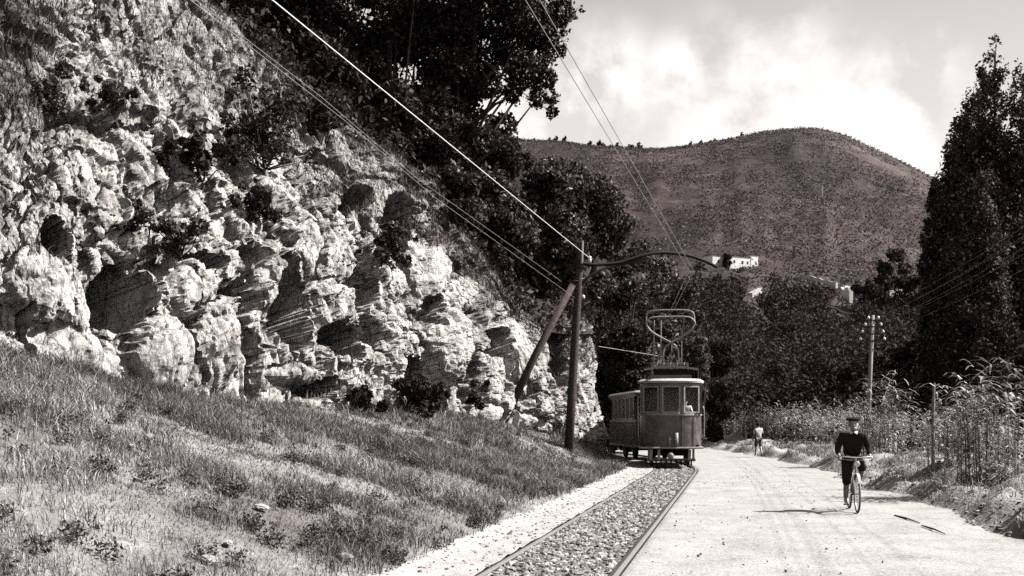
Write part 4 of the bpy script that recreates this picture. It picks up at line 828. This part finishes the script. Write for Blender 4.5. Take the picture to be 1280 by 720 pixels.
# ------------------------------------------------------------------ people
def skin(name, pts, edges, root_i, m, parent, sub=2, voxel=0., extra=None):
    me = bpy.data.meshes.new(name); me.from_pydata([p[:3] for p in pts], edges, []); o = bpy.data.objects.new(name+'_tmp', me); COL.objects.link(o)
    sm_ = o.modifiers.new('s', 'SKIN'); sm_.use_smooth_shade = True
    for k, p in enumerate(pts):
        r = p[3]; me.skin_vertices[0].data[k].radius = r if hasattr(r, '__len__') else (r, r); me.skin_vertices[0].data[k].use_root = (k == root_i)
    o.modifiers.new('u', 'SUBSURF').levels = sub
    dg = bpy.context.evaluated_depsgraph_get(); dg.update(); nm = bpy.data.meshes.new_from_object(o.evaluated_get(dg)); bpy.data.objects.remove(o)
    if extra is not None:
        bm = bmesh.new(); bm.from_mesh(nm); e = bpy.data.meshes.new('e'); e.from_pydata(extra.v, [], extra.f); bm.from_mesh(e); bm.to_mesh(nm); bm.free()
    if voxel:
        o = bpy.data.objects.new('tmp', nm); COL.objects.link(o); r_ = o.modifiers.new('r', 'REMESH'); r_.mode = 'VOXEL'; r_.voxel_size = voxel; o.modifiers.new('k', 'SMOOTH').iterations = 2
        dg = bpy.context.evaluated_depsgraph_get(); dg.update(); nm = bpy.data.meshes.new_from_object(o.evaluated_get(dg)); bpy.data.objects.remove(o)
    nm.materials.clear(); nm.materials.append(m); nm.name = name
    nm.polygons.foreach_set('use_smooth', [True]*len(nm.polygons))
    ob = bpy.data.objects.new(name, nm); COL.objects.link(ob); ob.parent = parent; return ob
def chain(*ps):
    return [tuple(p) for p in ps], [(i, i+1) for i in range(len(ps)-1)]
def person(root, J, face=-1, grip=True, cloth=None, hat=None, hair=True):
    """J: joint positions. face -1 looks towards -y."""
    g_ = lambda k: np.array(J[k], float)
    pts, ed, ix = [], [], {}
    def put(k, p, r, par=None):
        ix[k] = len(pts); pts.append((*p, r)); 
        if par: ed.append((ix[par], ix[k]))
    put('pel', g_('pel'), (.15, .105)); put('waist', (g_('pel')*.55+g_('chest')*.45), (.135, .095), 'pel'); put('chest', g_('chest'), .105, 'waist'); put('neck0', g_('chest')*.25+g_('neck')*.75, (.07, .065), 'chest'); put('neck', g_('neck'), .052, 'neck0'); put('hd', g_('head')-[0, 0, .04], .06, 'neck')
    hands = MB()
    for s in 'LR':
        put('sh'+s, g_('sh'+s), .062, 'chest'); put('el'+s, g_('el'+s), .042, 'sh'+s); put('wr'+s, g_('wr'+s), .027, 'el'+s); pd = g_('wr'+s)-g_('el'+s); pd /= np.linalg.norm(pd)
        put('pm'+s, g_('wr'+s)+pd*.05, (.038, .022), 'wr'+s)
        put('hp'+s, g_('hp'+s), .088, 'pel'); put('kn'+s, g_('kn'+s), .056, 'hp'+s); put('cf'+s, g_('kn'+s)*.68+g_('an'+s)*.32+[0, -face*.012, 0], .056, 'kn'+s); put('an'+s, g_('an'+s), .036, 'cf'+s); put('to'+s, g_('to'+s), (.038, .026), 'an'+s)
        # five fingers, curled
        sx = -1 if s == 'L' else 1; side = np.cross(pd, [0, 0, 1.]); side = side/np.linalg.norm(side) if np.linalg.norm(side) > .2 else np.array([1., 0, 0]); dn_ = np.cross(side, pd); dn_ = dn_ if dn_[2] < 0 else -dn_
        palm = g_('wr'+s)+pd*.075
        for k, ln in enumerate((.062, .07, .066, .052)):
            b0_ = palm+side*(k-1.5)*.019; p1 = b0_+pd*ln*.5+dn_*.008; p2 = p1+pd*ln*.15+dn_*ln*.42; p3 = p2-pd*ln*.25+dn_*ln*.18
            hands.tube([b0_-pd*.03, b0_, p1, p2, p3], [.009, .0095, .0085, .008, .006], 6)
        tb = g_('wr'+s)+pd*.03-side*sx*.028*(1 if face < 0 else -1); hands.tube([tb, tb-side*sx*.02+pd*.02+dn_*.012, tb-side*sx*.012+pd*.045+dn_*.03], [.011, .0105, .007], 6)
    h = g_('head'); f = face
    hands.ball(h+[0, 0, .02], (.078, .096, .112), 18, 14); hands.ball(h+[0, f*.022, -.05], (.058, .068, .066), 14, 10)
    hands.tube([h+[0, f*.088, .025], h+[0, f*.110, -.012], h+[0, f*.098, -.022]], [.009, .015, .012], 6)
    for sx in (-1, 1): hands.ball(h+[sx*.079, -f*.008, .0], (.012, .022, .032), 8, 6)
    hands.tube([h+[-.024, f*.086, -.055], h+[0, f*.096, -.053], h+[.024, f*.086, -.055]], .008, 6)
    body = skin('body', pts, ed, 0, M['skin'], root, 2, .009, hands)
    for sx in (-1, 1): MB().ball(h+[sx*.031, f*.086, .02], .011, 8, 6).build('eye', M['hair'], root, smooth=True)
    def garment(nm, keys, par, rad, m):
        p2, e2, i2 = [], [], {}
        for k, pa in zip(keys, par):
            i2[k] = len(p2); b_ = J.get(k); b_ = pts[ix[k]][:3] if k in ix else b_; p2.append((*b_, rad[k]))
            if pa: e2.append((i2[pa], i2[k]))
        return skin(nm, p2, e2, 0, m, root, 2)
    return body, garment, pts, ix
# cyclist
cy = np.array([6.20, 18.62, .03]); hd_ = math.atan(.17)
bike = empty('bicycle', cy, -hd_*.0); bike.rotation_euler = (0, 0, -math.atan2(.2, 1.05)); 
lean_x = 0
def wheel(y):
    tr = MB().torus((0, y, .34), .325, .019, n=48, k=8).build('wheel', M['rubber'], bike, smooth=True)
    MB().torus((0, y, .34), .302, .011, n=48, k=6).build('rim', M['chrome'], tr, smooth=True)
    sp = MB()
    for k in range(28):
        a = 2*math.pi*k/28; sp.tube([(.02*(-1)**k, y, .34), (0, y+.3*math.cos(a), .34+.3*math.sin(a))], .0016, 4)
    sp.build('spokes', M['chrome'], tr); MB().tube([(-.045, y, .34), (.045, y, .34)], .02, 10).build('hub', M['chrome'], tr)
wheel(-.56); wheel(.50)
b = MB(); b.tube([(0, .12, .84), (0, 0, .28)], .015, 8); b.tube([(0, .12, .82), (0, -.36, .80)], .014, 8); b.tube([(0, 0, .28), (0, -.38, .72)], .015, 8)
for s in (-1, 1): b.tube([(s*.02, .0, .29), (s*.055, .5, .34)], .01, 6); b.tube([(s*.02, .12, .78), (s*.055, .5, .34)], .009, 6)
b.tube([(0, -.355, .86), (0, -.39, .70)], .018, 8); b.build('frame', M['cream'], bike, smooth=True)
b = MB()
for s in (-1, 1): b.tube([(s*.0, -.39, .71), (s*.045, -.42, .68), (s*.05, -.49, .5), (s*.05, -.56, .34)], .011, 6)
b.build('fork', M['cream'], bike, smooth=True)
b = MB(); b.tube([(0, -.36, .84), (0, -.35, .95), (0, -.41, .97)], .013, 8); hb = [(-.27, -.22, .975), (-.27, -.32, .985), (-.2, -.4, .985), (-.1, -.425, .975), (0, -.42, .97), (.1, -.425, .975), (.2, -.4, .985), (.27, -.32, .985), (.27, -.22, .975)]; b.tube(catmull(hb, np.linspace(0, 8, 40)), .0125, 8); hbo = b.build('handlebar', M['chrome'], bike, smooth=True)
for s in (-1, 1): MB().tube([(s*.27, -.21, .975), (s*.27, -.31, .985)], .018, 8).build('grip', M['leather'], hbo)
b = MB(); b.tube([(-.26, -.36, .945), (-.14, -.43, .93), (0, -.43, .925), (.14, -.43, .93), (.26, -.36, .945)], .006, 6); b.tube([(0, -.43, .93), (0, -.47, .7)], .005, 5); b.build('brake_rod', M['chrome'], bike)
b = MB(); b.add([(-.075, .30, .90), (.075, .30, .90), (.06, .2, .905), (.018, .05, .90), (-.018, .05, .90), (-.06, .2, .905), (-.07, .29, .85), (.07, .29, .85), (.05, .2, .86), (.015, .06, .865), (-.015, .06, .865), (-.05, .2, .86)], [(0, 1, 2, 3, 4, 5), (11, 10, 9, 8, 7, 6), (0, 6, 7, 1), (1, 7, 8, 2), (2, 8, 9, 3), (3, 9, 10, 4), (4, 10, 11, 5), (5, 11, 6, 0)]); b.build('saddle', M['leather'], bike, bevel=.01); MB().tube([(0, .125, .82), (0, .13, .88)], .012, 8).build('seat_post', M['chrome'], bike)
b = MB(); b.torus((.035, 0, .28), .085, .008, n=28, k=6); b.build('chainring', M['iron'], bike)
for s, z in ((-1, .11), (1, .45)):
    cr = MB().tube([(s*.05, 0, .28), (s*.065, 0, z)], .009, 6).build('crank', M['chrome'], bike); MB().box((s*.115, 0, z), (.09, .09, .022)).build('pedal', M['iron'], cr)
mg = MB(); A = [math.radians(a) for a in range(35, 150, 8)]
mg.add([(x, -.56+.36*math.cos(a)*1, .34+.36*math.sin(a)) for a in A for x in (-.026, .026)], [(2*i, 2*i+1, 2*i+3, 2*i+2) for i in range(len(A)-1)]); mgo = mg.build('mudguard', M['cream'], bike); mgo.modifiers.new('t', 'SOLIDIFY').thickness = .004
b = MB(); b.lathe([(.02, -.05), (.05, -.02), (.055, .04), (.05, .045)], (0, 0, 0), 14); lo_ = b.build('lamp', M['chrome'], bike, smooth=True); lo_.location = (0, -.46, .86); lo_.rotation_euler = (R(90), 0, 0)
tag(bike, 'pale bicycle with nickel handlebar ridden along the dusty road', 'bicycle')
rider = empty('person', cy); rider.rotation_euler = bike.rotation_euler
J = dict(pel=(0, .17, .97), chest=(0, .03, 1.26), neck=(0, -.02, 1.42), head=(0, -.055, 1.55), shL=(-.19, .0, 1.36), shR=(.19, .0, 1.36), elL=(-.275, -.02, 1.12), elR=(.275, -.02, 1.12), wrL=(-.268, -.19, 1.01), wrR=(.268, -.19, 1.01),
         hpL=(-.09, .15, .91), hpR=(.09, .15, .91), knL=(-.13, -.15, .57), knR=(.13, -.25, .80), anL=(-.12, .04, .20), anR=(.12, .06, .53), toL=(-.125, -.08, .155), toR=(.125, -.06, .49))
body, gar, pts, ix = person(rider, J)
gar('sweater', ['chest', 'waist', 'pel', 'neck0', 'shL', 'elL', 'wrL', 'shR', 'elR', 'wrR'], [None, 'chest', 'waist', 'chest', 'chest', 'shL', 'elL', 'chest', 'shR', 'elR'], dict(chest=.178, waist=(.17, .13), pel=(.175, .13), neck0=.075, shL=.08, elL=.062, wrL=.044, shR=.08, elR=.062, wrR=.044), M['cloth'])
gar('trousers', ['pel', 'hpL', 'knL', 'cfL', 'hpR', 'knR', 'cfR'], [None, 'pel', 'hpL', 'knL', 'pel', 'hpR', 'knR'], dict(pel=(.17, .125), hpL=.108, knL=.085, cfL=.075, hpR=.108, knR=.085, cfR=.075), M['cloth2'])
for s in 'LR':
    p2 = [(*pts[ix['cf'+s]][:3], .06), (*pts[ix['an'+s]][:3], .042)]; skin('sock', p2, [(0, 1)], 0, M['pale'], rider, 2)
    a, t_ = np.array(J['an'+s]), np.array(J['to'+s]); p2 = [(*(a+[0, .03, -.035]), .036), (*(a*.5+t_*.5+[0, 0, -.01]), .038), (*t_, (.042, .028))]; skin('shoe', p2, [(0, 1), (1, 2)], 0, M['pale'], rider, 2)
h = np.array(J['head'])
c = MB(); c.ball(h+[0, .008, .105], (.135, .135, .042), 22, 10); c.ball(h+[0, .01, .085], (.088, .102, .045), 18, 8); c.tube([h+[0, .0, .14], h+[.004, 0, .165]], [.008, .004], 5)
c.build('cap', M['cloth'], rider, smooth=True)
c = MB(); c.ball(h+[0, -(-1)*.03, .045], (.083, .080, .085), 16, 10); c.build('hair', M['hair'], rider, smooth=True)
c = MB()
for s in (-1, 1): c.add([(s*.012, -.105, 1.43), (s*.075, -.06, 1.445), (s*.06, -.11, 1.385), (s*.012, -.115, 1.41), (s*.012, -.095, 1.43), (s*.075, -.05, 1.445), (s*.06, -.10, 1.38)], [(0, 1, 2, 3), (4, 3, 2, 6), (4, 6, 5), (0, 4, 5, 1), (1, 5, 6, 2), (0, 3, 4)])
c.build('collar', M['white'], rider)
tag(rider, 'person in black sweater and flat cap riding the pale bicycle', 'person')
# pedestrian walking away by the verge
ped = empty('person', (P(948, 572, 48.5)[0], 48.5, .06), R(8)); ped.scale = (.97, .97, .97)
J2 = dict(pel=(0, 0, .90), chest=(0, .02, 1.22), neck=(0, .03, 1.40), head=(0, .04, 1.53), shL=(-.17, .02, 1.34), shR=(.17, .02, 1.34), elL=(-.22, .03, 1.08), elR=(.23, .08, 1.10), wrL=(-.21, .14, .87), wrR=(.20, .30, 1.08), hpL=(-.085, 0, .86), hpR=(.085, 0, .86), knL=(-.09, .12, .48), knR=(.09, -.02, .47), anL=(-.09, .16, .085), anR=(.09, -.20, .12), toL=(-.1, .28, .035), toR=(.1, -.10, .035))
body, gar, pts, ix = person(ped, J2, face=1)
gar('shirt', ['chest', 'waist', 'pel', 'neck0', 'shL', 'elL', 'shR', 'elR'], [None, 'chest', 'waist', 'chest', 'chest', 'shL', 'chest', 'shR'], dict(chest=.17, waist=(.155, .12), pel=(.15, .115), neck0=.07, shL=.075, elL=.055, shR=.075, elR=.055), M['white'])
gar('shorts', ['pel', 'hpL', 'knL', 'hpR', 'knR'], [None, 'pel', 'hpL', 'pel', 'hpR'], dict(pel=(.165, .125), hpL=.105, knL=.085, hpR=.105, knR=.085), M['grey'])
h = np.array(J2['head']); MB().ball(h+[0, -.02, .045], (.092, .10, .098), 16, 10).build('hair', M['hair'], ped, smooth=True)
tag(ped, 'person in white shirt and grey shorts walking along the far verge', 'person')
# driver in the cab
drv = empty('person', (0, 0, 0)); mt = Matrix.Translation(tram.location) @ Matrix.Rotation(thd, 4, 'Z'); drv.location = mt @ Vector((.52, .62, .86)); drv.rotation_euler = (0, 0, thd)
J3 = dict(pel=(0, 0, .93), chest=(0, -.01, 1.24), neck=(0, -.02, 1.42), head=(0, -.04, 1.55), shL=(-.19, 0, 1.36), shR=(.19, 0, 1.36), elL=(-.24, -.08, 1.12), elR=(.24, -.08, 1.12), wrL=(-.2, -.28, 1.05), wrR=(.18, -.28, 1.08), hpL=(-.09, 0, .88), hpR=(.09, 0, .88), knL=(-.1, -.03, .48), knR=(.1, -.03, .48), anL=(-.1, .02, .09), anR=(.1, .02, .09), toL=(-.11, -.11, .035), toR=(.11, -.11, .035))
body, gar, pts, ix = person(drv, J3)
gar('jacket', ['chest', 'waist', 'pel', 'neck0', 'shL', 'elL', 'wrL', 'shR', 'elR', 'wrR'], [None, 'chest', 'waist', 'chest', 'chest', 'shL', 'elL', 'chest', 'shR', 'elR'], dict(chest=.178, waist=(.165, .125), pel=(.17, .13), neck0=.075, shL=.08, elL=.06, wrL=.042, shR=.08, elR=.06, wrR=.042), M['white'])
gar('trousers', ['pel', 'hpL', 'knL', 'anL', 'hpR', 'knR', 'anR'], [None, 'pel', 'hpL', 'knL', 'pel', 'hpR', 'knR'], dict(pel=(.165, .125), hpL=.105, knL=.08, anL=.065, hpR=.105, knR=.08, anR=.065), M['cloth2'])
h = np.array(J3['head']); c = MB(); c.ball(h+[0, .0, .085], (.095, .11, .05), 18, 8); c.box(h+[0, -.11, .07], (.13, .07, .012)); c.build('cap', M['cloth'], drv, smooth=True)
tag(drv, 'person in pale jacket and cap driving the tram behind the front window', 'person')
